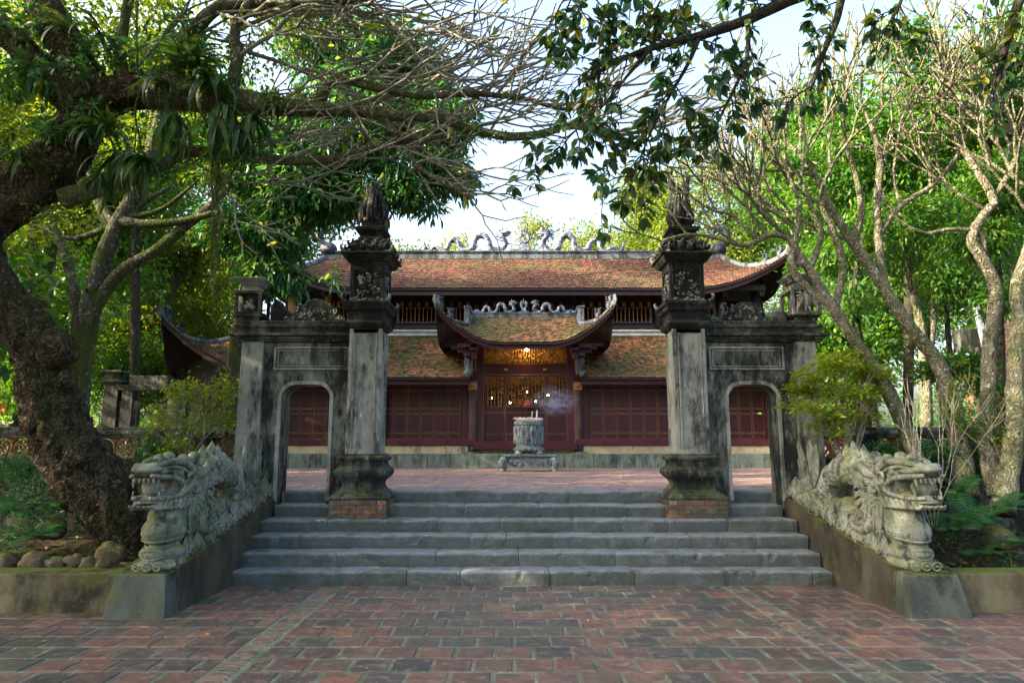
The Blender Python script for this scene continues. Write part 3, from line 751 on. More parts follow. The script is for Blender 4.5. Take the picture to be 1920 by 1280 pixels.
# cream low walls between the columns
cols=[-12.4,-8.9,-5.4,-1.87,1.87,5.4,8.9,12.4]
for a,b in zip(cols[:-1],cols[1:]):
    mid=abs(a+b)<.1
    f=TY-.25 if not mid else TY-.1
    P_('low_wall',G().box(XT+a+.16,XT+b-.16,f,TY+.3,1.55,1.835),'cream',.01)
# carved columns
for c in cols:
    g=G(); cx=XT+c; yy=TY-.12
    g.lathe([(1.55,.30),(1.60,.30),(1.62,.24)],cx,yy,16)
    P_('column_base',g,'plinth',.01)
    g=G(); 
    g.lathe([(1.62+i*.1,.165-.01*math.sin(i*.2)) for i in range(26)],cx,yy,20,lambda t,z:1+.08*math.sin(3*t+z*6)+.05*math.sin(7*t-z*11))
    cl=P_('column',g,simple('carved_dark_column',(.07,.045,.04),.6,.7,30,.02) if 'carved_dark_column' not in bpy.data.materials else bpy.data.materials['carved_dark_column'],smooth=True)
    P_('bracket',G().box(cx-.15,cx+.15,yy-.28,yy-.18,3.78,4.05).box(cx-.06,cx+.06,yy-.5,yy-.28,3.9,4.02),simple('ochre_bracket',(.33,.18,.05),.6) if 'ochre_bracket' not in bpy.data.materials else bpy.data.materials['ochre_bracket'],.01)
P_('sill_beam',G().box(XT-WX,XT-1.75,TY-.30,TY+.06,1.84,2.06).box(XT+1.75,XT+WX,TY-.30,TY+.06,1.84,2.06),'maroon',.01)
P_('sill_beam',G().box(XT-1.78,XT+1.78,TY-.42,TY+.06,1.70,1.96),'maroon',.01)
P_('eave_beam',G().box(XT-WX,XT-1.7,TY-.2,TY+.2,4.06,4.42).box(XT+1.7,XT+WX,TY-.2,TY+.2,4.06,4.42),'maroon_d',.01)
# back and side walls, interior floor : closed and dark
P_('rear_wall',G().box(XT-WX,XT+WX,28.0,28.2,1.55,4.2).box(XT-WX-.1,XT-WX,TY,28.2,1.55,4.3).box(XT+WX,XT+WX+.1,TY,28.2,1.55,4.3),'wood_d')
def leaf(cx,w,z0,z1,y,bars=False):
    """one folding door leaf: stiles, rails, panels, gold lines"""
    d=P_('door_leaf',G().box(cx-w/2+.004,cx+w/2-.004,y,y+.05,z0,z1),'maroon')
    g=G(); gg=G(); pn=G()
    H=z1-z0; q=[0,.10,.50,.585,.93,1.0] if not bars else [0,.115,.44,.53,.97,1.0]
    q=[0,.11,.47,.56,.905,1.0] if not bars else q
    for k in range(5):
        a,b=z0+H*q[k]+.018,z0+H*q[k+1]-.018
        if bars and k==3:
            n=5
            g2=G()
            for i in range(n):
                x=cx-w/2+.06+(w-.12)*(i+.5)/n
                g2.lathe([(a,.006),(a+.02,.014),(a+.08,.008),(a+.12,.014),(a+.16,.009),(b-.16,.009),(b-.12,.014),(b-.08,.008),(b,.012)],x,y-.03,6)
            P_('turned_bars',g2,'gold',par=d); 
            pn.box(cx-w/2+.03,cx+w/2-.03,y-.012,y-.001,a,b) if False else None
        else: pn.box(cx-w/2+.045,cx+w/2-.045,y-.014,y-.001,a+.015,b-.015)
        for zz in(a,b): gg.box(cx-w/2+.034,cx+w/2-.034,y-.012,y-.0005,zz-.006,zz+.006)
    for s_ in(-1,1):
        x=cx+s_*(w/2-.034); gg.box(x-.005,x+.005,y-.0115,y-.0006,z0+.02,z1-.02)
    if pn.v: P_('panel',pn,'maroon_d',.006,par=d)
    P_('gold_trim',gg,'gold',par=d); return d
def leaf_open(cx,w,z0,z1,y):
    d=G(); H=z1-z0; q=[0,.115,.44,.53,.97,1.0]; a=z0+H*q[3]; b=z0+H*q[4]
    d.box(cx-w/2+.004,cx+w/2-.004,y,y+.05,z0,a).box(cx-w/2+.004,cx+w/2-.004,y,y+.05,b,z1).box(cx-w/2+.004,cx-w/2+.05,y+.001,y+.049,a,b).box(cx+w/2-.05,cx+w/2-.004,y+.001,y+.049,a,b)
    d=P_('door_leaf',d,'maroon'); pn=G();gg=G();g2=G()
    for k in (0,1,2,4):
        a1,b1=z0+H*q[k]+.014,z0+H*q[k+1]-.014
        if b1-a1>.05: pn.box(cx-w/2+.045,cx+w/2-.045,y-.014,y-.001,a1+.012,b1-.012)
        for zz in(a1,b1): gg.box(cx-w/2+.034,cx+w/2-.034,y-.012,y-.0005,zz-.005,zz+.005)
    for s_ in(-1,1):
        x=cx+s_*(w/2-.034); gg.box(x-.005,x+.005,y-.0115,y-.0006,z0+.02,z1-.02)
    for i in range(5):
        x=cx-w/2+.06+(w-.12)*(i+.5)/5
        g2.lathe([(a,.010),(a+.03,.02),(a+.09,.012),(a+.13,.02),(a+.18,.012),(b-.18,.012),(b-.13,.02),(b-.09,.012),(b,.014)],x,y+.025,6)
    P_('panel',pn,'maroon_d',.006,par=d); P_('gold_trim',gg,'gold',par=d); P_('turned_bars',g2,'gold',par=d)
for bi,(a,b) in enumerate(zip(cols[:-1],cols[1:])):
    if abs(a+b)<.1: continue
    x0,x1=XT+a+.14,XT+b-.14
    if abs(a+b)<8: # next to the middle
        if a>0: L0,L1=x0+.28,x1-.05
        else: L0,L1=x0+.05,x1-.28
    else: L0,L1=x0+.2,x1-.2
    n=6
    P_('bay_frame',G().box(x0,L0-.02,TY-.06,TY+.1,2.06,4.06).box(L1+.02,x1,TY-.06,TY+.1,2.06,4.06).box(L0-.019,L1+.019,TY-.03,TY+.1,3.98,4.06).box(L0-.3 if False else L0,L1,TY+.06,TY+.1,2.06,3.98),'maroon')
    for i in range(n):
        w=(L1-L0)/n; leaf(L0+w*(i+.5),w,2.065,3.975,TY-.02)
    P_('bolt_head',G().sph((x0+.8,TY-.31,1.95),.035,8,6).sph((x1-.8,TY-.31,1.95),.035,8,6),'maroon_d',smooth=True)
# central bay
y=TY-.06
P_('bay_frame',G().box(XT-1.74,XT-1.50,y-.10,y+.12,1.96,5.35).box(XT+1.50,XT+1.74,y-.10,y+.12,1.96,5.35).box(XT-1.50,XT+1.50,y-.09,y+.1,4.36,4.74).box(XT-1.50,XT+1.50,y-.07,y+.1,5.36,5.5),'maroon',.012)
for sx in(-1,1):
    P_('peg',G().box(XT+sx*.70-.06,XT+sx*.70+.06,y-.15,y-.091,4.50,4.56),'gilt',.005)
P_('gold_trim',G().box(XT-1.50,XT-1.485,y-.104,y-.09,1.97,4.36).box(XT+1.485,XT+1.50,y-.104,y-.09,1.97,4.36).box(XT-1.485,XT+1.485,y-.103,y-.091,4.345,4.36),'gold')
for i in range(4):
    w=2.94/4; leaf_open(XT-1.47+w*(i+.5),w,1.965,4.34,y)
# fretwork over the door
g=G()
n=30
for i in range(n):
    x=XT-1.46+2.92*(i+.5)/n; g.lathe([(4.76,.012),(4.86,.022),(4.95,.012),(5.05,.024),(5.15,.012),(5.25,.022),(5.34,.012)],x,y,6)
P_('turned_bars',g,'gold')
g=G()
for k in range(70):
    x=XT+rnd.uniform(-1.35,1.35); z=rnd.uniform(4.82,5.30); r=rnd.uniform(.03,.07); a0=rnd.uniform(0,6)
    g.tube([(x+r*(1-q*.1)*math.cos(a0+q*.9),y-.04,z+r*(1-q*.1)*math.sin(a0+q*.9)) for q in range(8)],[.013]*6+[.01,.005],5)
P_('fretwork',g,'gilt',smooth=True)
# --- interior altar goods glimpsed behind the bars
al=thing('gilded_altar','gilded altar with small statues glowing behind the middle door bars','altar',(XT,26.2,1.56))
G().box(XT-1.3,XT+1.3,26.0,26.9,1.56,2.35).box(XT-1.1,XT+1.1,26.9,27.7,1.56,2.9).obj('table',M['maroon_d'],al,bevel=.02)
g=G()
for k in range(13):
    x=XT-1.15+k*.19; z=2.35 if k%2 else 2.9; yy=26.3 if k%2 else 27.2; s=rnd.uniform(.8,1.3)
    g.lathe([(z,.07*s),(z+.03,.09*s),(z+.06,.04*s),(z+.12,.035*s),(z+.2*s,.08*s),(z+.28*s,.06*s),(z+.33*s,.03*s),(z+.38*s,.045*s),(z+.43*s,.03*s),(z+.46*s,.005)],x,yy,10)
g.obj('statues',M['gilt'],al,smooth=True)
g=G()
for k in range(40):
    x=XT+rnd.uniform(-1.4,1.4); z=rnd.uniform(3.4,4.2); r=rnd.uniform(.05,.13); a0=rnd.uniform(0,6)
    g.tube([(x+r*(1-q*.1)*math.cos(a0+q*.9),27.9,z+r*(1-q*.1)*math.sin(a0+q*.9)) for q in range(8)],[.02]*6+[.015,.006],5)
g.obj('carving',M['gilt'],al,smooth=True)['kind']='stuff'
for k,(dx,dz,yy) in enumerate(((-1.25,3.62,25.4),(-.55,3.45,25.6),(.42,3.5,25.6),(-.85,3.2,25.9),(.55,3.2,26.0),(.9,3.75,25.8),(.1,3.9,26.2))):
    lp=G().sph((XT+dx,yy,dz),.028,8,6).obj('candle_flame',M['bulb'],smooth=True); tag(lp,['small warm light behind the leftmost door bars','small warm light low behind the second door leaf','small warm light behind the third door leaf','faint warm light low left behind the door bars','faint warm light low right behind the door bars','small warm light behind the rightmost door bars','small warm light high behind the middle door bars'][k],'light','small lights inside the hall')
il=bpy.data.lights.new('altar_light','POINT'); il.energy=9; il.color=(1,.55,.2); il.shadow_soft_size=.15
io=bpy.data.objects.new('altar_light',il); io.location=(XT,25.3,3.7); col.objects.link(io)
# bulb under the porch
bp=at(988,655,TY-.35)
bl=thing('porch_bulb','bare warm bulb glowing under the porch roof above the middle doors','lamp',tuple(bp))
G().sph(bp,.065,12,8).obj('bulb',M['bulb'],bl,smooth=True); G().tube([bp+Vector((0,0,.05)),bp+Vector((0,0,.16))],.03,8).tube([bp+Vector((0,0,.15)),bp+Vector((0,0,.5))],.008,5).obj('socket',M['wood_d'],bl)
pl=bpy.data.lights.new('bulb_light','POINT'); pl.energy=1.6; pl.color=(1,.6,.22); pl.shadow_soft_size=.07
po=bpy.data.objects.new('bulb_light',pl); po.location=bp+Vector((0,-.14,0)); col.objects.link(po)
# red lamp shade behind the bars
q=at(990,757,TY-.25)
rl=thing('red_lamp','small red cone shaded lamp standing before the middle door','lamp',(q.x,q.y,1.56))
G().lathe([(q.z-.13,.21),(q.z+.12,.11)],q.x,q.y,18).obj('lamp_shade',M['redshade'],rl,smooth=True)
G().lathe([(1.56,.14),(1.60,.14),(1.62,.03),(q.z-.11,.02)],q.x,q.y,10).obj('stand',M['wood_d'],rl)
# ---------------------------------------------------------------- ROOFS
def roof_tiles(name,S,vmax,A,wx,nv,m,half=1,thick=.022,lift=.03,par=None,clip=None):
    """S(x,v)->Vector surface point, |x|<=vmax(v)"""
    V=[];Q=[];n=0
    dv=1.0/nv
    for j in range(nv):
        v0=j*dv; v1=min(1.0,v0+dv*1.35); off=(j%2)*.5; lim=vmax(min(1,v0+dv*.5))
        k0=int(-lim/wx)-1; k1=int(lim/wx)+1
        for k in range(k0,k1+1):
            x=(k+off)*wx
            if abs(x)>lim: continue
            if clip and clip(x,v0+dv*.5): continue
            e=1e-3*wx
            xa,xb=x-wx*.46,x+wx*.46
            a0=S(xa,v0);b0=S(xb,v0);a1=S(xa,v1);b1=S(xb,v1)
            T1=(b0-a0); U=(a1-a0); nn=T1.cross(U).normalized()
            if nn.z<0: nn=-nn
            lf=lift+rnd.uniform(-.006,.008); jx=rnd.uniform(-.004,.004)
            t=T1.normalized()*jx
            nose=(a0+b0)/2-U.normalized()*wx*.34+nn*(lf+.004)+t
            A0=a0+nn*lf+t;B0=b0+nn*lf+t;A1=a1+nn*.006;B1=b1+nn*.006
            low=nn*thick
            V+= [A0,nose,B0,B1,A1,A0-low,nose-low,B0-low]
            Q+= [(n,n+1,n+2,n+2),(n,n+2,n+3,n+4),(n,n+5,n+6,n+1),(n+1,n+6,n+7,n+2),(n,n+4,n+5,n+5),(n+2,n+7,n+3,n+3)]; n+=8
    me=bpy.data.meshes.new(name); F=[]
    for q_ in Q:
        f=[];[f.append(i) for i in q_ if i not in f]; F.append(tuple(f))
    me.from_pydata([tuple(p) for p in V],[],F); me.update()
    o=link(name,me,m,par or tm); o['kind']='stuff'; return o
def deck(name,S,vmax,m,par=None,nx=120,nv=8,dn=-.02,thick=.06,clip=None):
    V=[];n=0
    for j in range(nv+1):
        v=j/nv; l=vmax(v)
        for i in range(nx+1):
            x=-l+2*l*i/nx; p=S(x,v); V.append((p.x,p.y,p.z+dn)); 
    m0=len(V); V+=[(p[0],p[1],p[2]-thick) for p in V]
    F=[(j*(nx+1)+i,j*(nx+1)+i+1,(j+1)*(nx+1)+i+1,(j+1)*(nx+1)+i) for j in range(nv) for i in range(nx)]
    if clip: F=[f for f in F if not clip(sum(V[k][0] for k in f)/4-XT,.5)]
    F+=[tuple(m0+k for k in reversed(f)) for f in F]
    F+=[(i+1,i,m0+i,m0+i+1) for i in range(nx) if not (clip and clip((V[i][0]+V[i+1][0])/2-XT,0))]
    F+=[((j+1)*(nx+1)*1+0,j*(nx+1),m0+j*(nx+1),m0+(j+1)*(nx+1)) for j in range(nv)]+[(j*(nx+1)+nx,(j+1)*(nx+1)+nx,m0+(j+1)*(nx+1)+nx,m0+j*(nx+1)+nx) for j in range(nv)]
    return link(name,(lambda me:(me.from_pydata(V,[],F),me.update(),me)[2])(bpy.data.meshes.new(name)),M[m],par or tm)
def upl(x,A,span,h,p): 
    t=max(0,(abs(x)-(A-span))/span); return h*t**p
def make_roof(tag_,xc,y0,z0,y1,z1,A,B,span,h,wx,nv,m,pw=2.4,ybend=.35,knee=None,par=None,ridge_r=.09,clip=None,orn=True,fascia=.16,sagp=1.12,side=True):
    def vm(v):
        if knee:
            kv,kx=knee
            return A+(kx-A)*(v/kv)**1.9 if v<kv else kx+(B-kx)*(v-kv)/(1-kv)
        return A+(B-A)*v**1.7
    def S(x,v):
        u=upl(x,A,span,h,pw)
        return Vector((xc+x, y0+(y1-y0)*v-ybend*upl(x,A,span,1,pw)*(1-v)*0.6, z0+(z1-z0)*v**sagp+u*(1-v)**1.5))
    roof_tiles(tag_+'_tiles',S,vm,A,wx,nv,M[m],par=par,clip=clip)
    deck(tag_+'_deck',S,vm,'wood_d',par,clip=clip)
    # hip ridges
    for sx in(-1,1):
        pts=[]
        K=16
        for i in range(K+1):
            v=i/K; p=S(sx*vm(v),v); pts.append(p+Vector((0,0,.07)))
        if h>.3: 
            p=pts[0]; pts=[p+Vector((sx*.03,-.05,.30*min(1,h))),p+Vector((sx*.05,-.04,.12*min(1,h)))]+pts
        g=G(); g.tube(pts,[ridge_r*.5,ridge_r*.8]+[ridge_r]*(len(pts)-2) if h>.3 else ridge_r,6,flat=1.4)
        o=g.obj('hip_ridge',M['lime'],par or tm)
        if orn and h>.3:
            # small guardian figures riding on the hip
            for (iv,s_) in((3,1.0),(6,.8)):
                p=pts[iv+1]; g=G()
                g.tube(crom([p+Vector((0,0,-.05)),p+Vector((-sx*.05,0,.15*s_)),p+Vector((sx*.02,0,.3*s_)),p+Vector((-sx*.02,0,.42*s_)),p+Vector((sx*.10,-.03,.47*s_))],3),lerpr([.12*s_,.11*s_,.08*s_,.06*s_,.02],3),7)
                for q in range(5): g.tube([p+Vector((-sx*.05,0,.08+.08*q*s_)),p+Vector((-sx*.17,0,.13+.08*q*s_))],[.04,.008],5)
                P_('roof_guardian',g,'mosaic_dark',smooth=True,par=o)
    # fascia under the eave following the curve
    g=G(); K=120; V=[]
    for i in range(K+1):
        x=-A+2*A*i/K; p=S(x,0)+Vector((0,.10,-.085)); V+=[(p.x,p.y,p.z),(p.x,p.y,p.z-fascia),(p.x,p.y+.05,p.z-fascia),(p.x,p.y+.05,p.z)]
    g.add(V,[(i*4+k,i*4+(k+1)%4,(i+1)*4+(k+1)%4,(i+1)*4+k) for i in range(K) for k in range(4) if not (clip and clip((V[i*4][0]+V[i*4+4][0])/2-XT,0))])
    P_('fascia',g,'maroon_d',par=par)
    # side slopes
    if side:
        dpt=(y1-y0)
        for sx in(-1,1):
            nx_,nv_=10,8; V=[]
            for j in range(nv_+1):
                v=j/nv_; e=S(sx*vm(v),v); yb_=y1+(y1-e.y)
                for i in range(nx_+1):
                    u=i/nx_; yy=e.y+(yb_-e.y)*u; zc=z0+(z1-z0)*v**sagp; b=abs(2*u-1)**5
                    V.append((e.x,yy,zc+(e.z-zc)*b+.02))
            m0=len(V); V+=[(p[0]-sx*.02,p[1],p[2]-.08) for p in V]
            F=[(j*(nx_+1)+i,j*(nx_+1)+i+1,(j+1)*(nx_+1)+i+1,(j+1)*(nx_+1)+i) for j in range(nv_) for i in range(nx_)]
            F+=[tuple(m0+k for k in reversed(f)) for f in F]
            nf=len(F)//2; G().add(V,F[:nf]).obj('side_slope',M[m],par or tm,fix=False); G().add(V,F[nf:]).obj('soffit',M['wood_d'],par or tm,fix=False)
        # rear slope
        l=[S(-vm(0),0),S(vm(0),0),S(vm(1),1),S(-vm(1),1)]
        V=[(l[0].x,2*y1-y0,z0),(l[1].x,2*y1-y0,z0),(l[2].x,y1,z1),(l[3].x,y1,z1)]; V+=[(a,b,c-.08) for a,b,c in V]
        G().add(V,[(0,1,2,3),(7,6,5,4),(0,4,5,1)]).obj('rear_slope',M[m],par or tm)
    return S,vm
# lower roof, broken by the upper storey
zl0=zat(707,23.2); zl1=6.05
SL,VL=make_roof('lower_roof',XT,23.2,zl0,25.75,zl1,12.75,10.9,4.9,2.15,.118,21,'roof_low',pw=2.3,side=True,clip=lambda x,v:abs(x)<1.88)
# pale band and upper storey
P_('band',G().box(XT-9.6,XT+9.6,25.62,25.8,6.03,6.18).box(XT-9.65,XT+9.65,25.55,25.8,6.183,6.26),'band',.01)
UY=25.75
zw0,zw1=zat(606,UY),zat(562,UY)
P_('upper_wall',G().box(XT-9.4,XT+9.4,UY+.1,UY+.3,6.2,zw0).box(XT-9.4,XT+9.4,UY+.1,UY+.3,zw1,8.3).box(XT-9.4,XT-9.3,UY+.1,29,6.2,8.3).box(XT+9.3,XT+9.4,UY+.1,29,6.2,8.3).box(XT-9.3,XT+9.3,27.0,27.1,6.2,8.3),'wood_d')
for c in [-9.1,-7.7,-5.25,-1.87,1.87,5.25,7.7,9.1]:
    P_('post',G().lathe([(6.26,.15),(7.9,.15)],XT+c,UY+.02,14),'wood_sunlit' if c<-7 else 'wood_d',smooth=True)  # the two leftmost posts have sunlight painted into their colour
    P_('bracket',G().box(XT+c-.1,XT+c+.1,UY-.65,UY-.45,7.50,7.72),'wood_d',.01)
for a,b in((-5.0,-2.1),(-1.7,1.7),(2.1,5.0),(-7.5,-5.5),(5.5,7.5)):
    f=P_('window',G().box(XT+a,XT+b,UY+.0,UY+.12,zw0,zw0+.06).box(XT+a,XT+b,UY,UY+.12,zw1-.06,zw1).box(XT+a,XT+b,UY+.01,UY+.11,zw1-.32,zw1-.27).box(XT+a,XT+a+.06,UY+.01,UY+.11,zw0,zw1).box(XT+b-.06,XT+b,UY+.01,UY+.11,zw0,zw1),'maroon_d')
    g=G(); n=int((b-a)/.16)
    for i in range(n):
        x=XT+a+(b-a)*(i+.5)/n; g.lathe([(zw0+.05,.015),(zw0+.12,.026),(zw0+.2,.014),(zw1-.4,.014),(zw1-.32,.024),(zw1-.28,.015)],x,UY+.05,6)
        if i%2: g.box(x-.09,x+.03,UY+.03,UY+.06,zw1-.25,zw1-.08)
    P_('turned_bars',g,simple('worn_orange_wood',(.22,.10,.045),.6) if 'worn_orange_wood' not in bpy.data.materials else bpy.data.materials['worn_orange_wood'],par=f)
zu0=zat(540,24.6); zu1=zat(484,27.5)
SU,VU=make_roof('upper_roof',XT,24.6,zu0,27.5,zu1,9.85,8.35,4.0,1.25,.118,17,'roof',pw=2.3,knee=(.5,8.9))
P_('eave_beam',G().box(XT-9.2,XT+9.2,25.0,25.12,zu0+.02,zu0+.22),'wood_d')
# main ridge
rz=zu1
P_('main_ridge',G().box(XT-8.45,XT+8.45,27.38,27.62,rz-.05,rz+.10).box(XT-8.4,XT+8.4,27.42,27.58,rz+.103,rz+.24).box(XT-8.45,XT+8.45,27.36,27.64,rz+.243,rz+.30),'lime',.008)
def dragon_ridge(xc,y,z,s,m,ph=1):
    """two small serpentine dragons facing a flaming sun disc"""
    g=G()
    K=20
    for k in range(K):
        a,b=2*math.pi*k/K,2*math.pi*(k+1)/K
        g.tube([(xc+.17*s*math.cos(a),y,z+.52*s+.17*s*math.sin(a)),(xc+.17*s*math.cos(b),y,z+.52*s+.17*s*math.sin(b))],.065*s,6)
    g.loft([(z,.26*s,.06*s),(z+.08*s,.2*s,.06*s),(z+.2*s,.2*s,.06*s),(z+.33*s,.13*s,.05*s)],cx=xc,cy=y)
    g.prism([(xc-.55*s,z),(xc-.35*s,z+.10*s),(xc-.2*s,z+.12*s),(xc+.2*s,z+.12*s),(xc+.35*s,z+.10*s),(xc+.55*s,z)],y-.05*s,y+.05*s)
    for (a,r,l) in((-1.15,.2,.16),(-.75,.2,.22),(-.38,.21,.24),(0,.2,.38),(.38,.21,.24),(.75,.2,.22),(1.15,.2,.16),(-1.6,.2,.1),(1.6,.2,.1)):
        bx,bz=xc+r*s*math.sin(a),z+.52*s+r*s*math.cos(a); g.tube([(bx,y,bz),(bx+.35*l*s*math.sin(a)-.02*s,y,bz+l*s*.5),(bx+.5*l*s*math.sin(a),y,bz+l*s)],[.07*s,.05*s,.008],6)
    P_('sun_disc',g,m,smooth=False)
    for sx in(-1,1):
        f=lambda u,v:(xc+sx*u*s,y,z+v*s)
        g=G()
        body=crom([f(.62,.72),f(.80,.76),f(.90,.66),f(.78,.50),f(.72,.32),f(.86,.12),f(1.10,.06),f(1.30,.14),f(1.38,.40),f(1.52,.62),f(1.72,.66),f(1.90,.50),f(1.95,.22),f(2.10,.06),f(2.30,.06),f(2.48,.16),f(2.56,.36),f(2.72,.48),f(2.88,.40),f(2.94,.18),f(3.06,.06),f(3.22,.06),f(3.36,.16),f(3.50,.16),f(3.62,.05),f(3.78,.08)],4)
        rr=lerpr([.05,.085,.09,.085,.09,.095,.10,.10,.10,.105,.105,.10,.10,.095,.09,.09,.09,.085,.085,.08,.075,.07,.065,.06,.05,.03],4)
        g.tube(body,[r*s*1.25 for r in rr],7)
        # spines
        for i in range(6,len(body)-4,2):
            p=body[i]; t=(body[i+1]-body[i-1]).normalized(); nrm=Vector((-t.z,0,t.x))*(-sx)
            if nrm.z<-.2: nrm=-nrm
            g.tube([p+nrm*rr[i]*s*.6,p+nrm*(rr[i]+.07)*s-t*.03*s],[.035*s,.006],4)
        # head: snout, jaw, horn, mane
        g.tube([f(.84,.76),f(.66,.80),f(.50,.76)],[.10*s,.085*s,.05*s],7); g.tube([f(.8,.68),f(.62,.66),f(.54,.68)],[.07*s,.045*s,.02*s],6)
        for q in range(5): g.tube([f(.84,.8-.03*q),f(.95+.03*q,.86-.06*q),f(1.06+.02*q,.9-.10*q)],[.045*s,.035*s,.006],5)
        g.tube([f(.74,.84),f(.70,.93),f(.62,.98)],[.04*s,.03*s,.006],5); g.tube([f(.82,.86),f(.86,.96),f(.94,1.0)],[.04*s,.03*s,.006],5)
        # legs
        for u in(.92,1.9): g.tube(crom([f(u-.05,.2),f(u+.1,.05),f(u+.25,.02),f(u+.3,-.08)],3),.045*s,5)
        for u in(1.28,2.02,2.5,3.0): 
            g.sph(f(u,.08),(.13*s,.07*s,.13*s),7,5)
        # tail tuft
        for q in range(5): g.tube([f(3.74,.08),f(3.86,.12+.07*q),f(3.98-.02*q,.1+.10*q)],[.045*s,.03*s,.006],5)
        P_('ridge_dragon',g,m,smooth=True)
dragon_ridge(XT+.03,27.5,rz+.27,1.1,'mosaic')
for sx in(-1,1):
    g=G(); bx=XT+sx*8.25
    f=lambda u,v:(bx+sx*u,27.5,rz+.25+v)
    g.box(bx-.3,bx+.3,27.35,27.65,rz+.2,rz+.55)
    K=crom([f(-.35,.10),f(-.1,.3),f(.25,.35),f(.42,.62),f(.30,.95),f(.02,1.05),f(-.18,.88),f(-.14,.66),f(.03,.6)],4)
    g.tube(K,lerpr([.05,.14,.17,.17,.15,.12,.10,.08,.04],4),8)
    for i in range(8,30,3): 
        p=K[i]; c=Vector(f(.08,.72)); d_=(p-c).normalized(); g.tube([p+d_*.08,p+d_*.24],[.06,.01],5)
    P_('ridge_end_ornament',g,'mosaic_dark',smooth=True)
# ---------------------------------------------------------------- PORCH ROOF
px0,py0=XT-.05,22.35
zp0=zat(641,22.35); zp1=zat(593,24.0)
SP,VP=make_roof('porch_roof',px0,22.35,zp0,24.0,zp1,2.98,1.93,2.2,1.2,.112,13,'roof_low',pw=2.0,ybend=.5,knee=(.5,2.0),ridge_r=.075,fascia=.13)
P_('porch_ridge',G().box(px0-2.0,px0+2.0,23.9,24.1,zp1-.05,zp1+.08).box(px0-2.05,px0+2.05,23.88,24.12,zp1+.083,zp1+.13),'lime',.006)
for sx in(-1,1):
    a,b=sorted((px0+sx*1.93,px0+sx*2.10)); P_('verge_block',G().box(a,b,23.15,24.12,zp0+.55,zp1+.16).box(a-.03,b+.03,23.1,24.14,zp1+.163,zp1+.21),'lime',.01)
dragon_ridge(px0,24.0,zp1+.12,.50,'mosaic')
# porch brackets and end beams
g=G()
for sx in(-1,1):
    x=px0+sx*1.75
    g.box(x-.12,x+.12,22.75,24.05,zp0-.22,zp0-.02); g.box(x-.1,x+.1,22.95,23.15,zp0-.5,zp0-.2)
    for k in range(4): a,b=sorted((x+sx*.1,x+sx*(.35+.22*k))); g.box(a,b,22.9+.1*k,23.05+.1*k,zp0-.40+.13*k,zp0-.28+.13*k)
g.box(px0-2.3,px0+2.3,22.75,22.87,zp0-.12,zp0+.02)
P_('porch_bracket',g,'maroon_d',.01)
for sx in(-1,1):
    g=G(); x=px0+sx*1.95
    g.box(x-.11,x+.11,23.2,24.3,4.3,zp0-.3); P_('porch_side_plaster',g,'lime',.01); g=G(); g.tube(crom([(x,23.25,4.95),(x+sx*.02,23.1,4.7),(x-sx*.02,23.15,4.4),(x+sx*.1,23.1,4.25)],3),[.12]*10,6); P_('plaster_scroll',g,'lime',.01)

# ================================================================ ALTAR TABLE AND URN
cx,cyy=.50,20.35
at_=thing('altar_table','low carved grey stone altar table with curved legs in front of the doors','table',(cx,cyy,ZC))
zt=zat(852,20.0)
g=G().box(cx-.80,cx+.80,cyy-.42,cyy+.42,zt-.05,zt).box(cx-.72,cx+.72,cyy-.36,cyy+.36,zt-.13,zt-.052)
g.obj('tabletop',M['urn'],at_,bevel=.008)
for sy in(-1,1):
    g=G(); pts=[(-.66,zt-.13)]
    for k in range(25):
        u=-.62+1.24*k/24; pts.append((u,zt-.28-.09*math.cos(u*2.4)-.03*abs(math.sin(u*12))))
    pts.append((.66,zt-.13)); g.prism([(cx+a,b) for a,b in pts],cyy+sy*.34-.03,cyy+sy*.34+.03)
    for k in range(40):
        u=rnd.uniform(-.55,.55); z=zt-.16-rnd.uniform(0,.12); r=rnd.uniform(.02,.045); a0=rnd.uniform(0,6)
        g.tube([(cx+u+r*(1-q*.1)*math.cos(a0+q),cyy+sy*.375,z+r*(1-q*.1)*math.sin(a0+q)) for q in range(6)],[.012]*5+[.005],4)
    g.obj('carved_apron',M['urn'],at_)
for sx in(-1,1):
    for sy in(-1,1):
        f=lambda a,z:(cx+sx*a,cyy+sy*(a-.40),z)
        G().tube(crom([f(.70,zt-.10),f(.79,zt-.22),f(.76,zt-.36),f(.71,ZC+.10),f(.76,ZC+.03),f(.80,ZC+.01)],4),lerpr([.10,.115,.09,.075,.085,.06],4),8).obj('leg',M['urn'],at_,smooth=True)
ur=thing('incense_urn','blue green carved stone incense urn with dragon relief, full of burnt incense','urn',(cx,cyy,zt))
zr=zat(789,20.0)
hh=zr-zt
sq=lambda t,z:1+.05*math.cos(4*t)*-1+.012*math.sin(9*t+z*20)
g=G().lathe([(zt+.10*hh,.40),(zt+.14*hh,.45),(zt+.19*hh,.46),(zt+.235*hh,.40),(zt+.24*hh,.385),(zt+.30*hh,.39),(zt+.31*hh,.40),(zt+.6*hh,.415),(zt+.88*hh,.42),(zt+.90*hh,.46),(zt+.99*hh,.46),(zt+hh,.44),(zt+hh-.004,.38),(zt+.85*hh,.36)],cx,cyy,40,sq)
o=g.obj('bowl',M['urn'],ur)
g=G()
for k in range(10):
    a=-math.pi/2+(k-4.5)*.32; r=.425
    for q in range(2):
        s_=1 if k%2 else -1
        pts=[(cx+(r+.01)*math.cos(a+s_*.10*math.sin(i*.9+q*2)),cyy+(r+.01)*math.sin(a+s_*.10*math.sin(i*.9+q*2)),zt+hh*(.34+.06*i+q*.03)) for i in range(9)]
        g.tube(crom(pts,2),.02-.006*q,5)
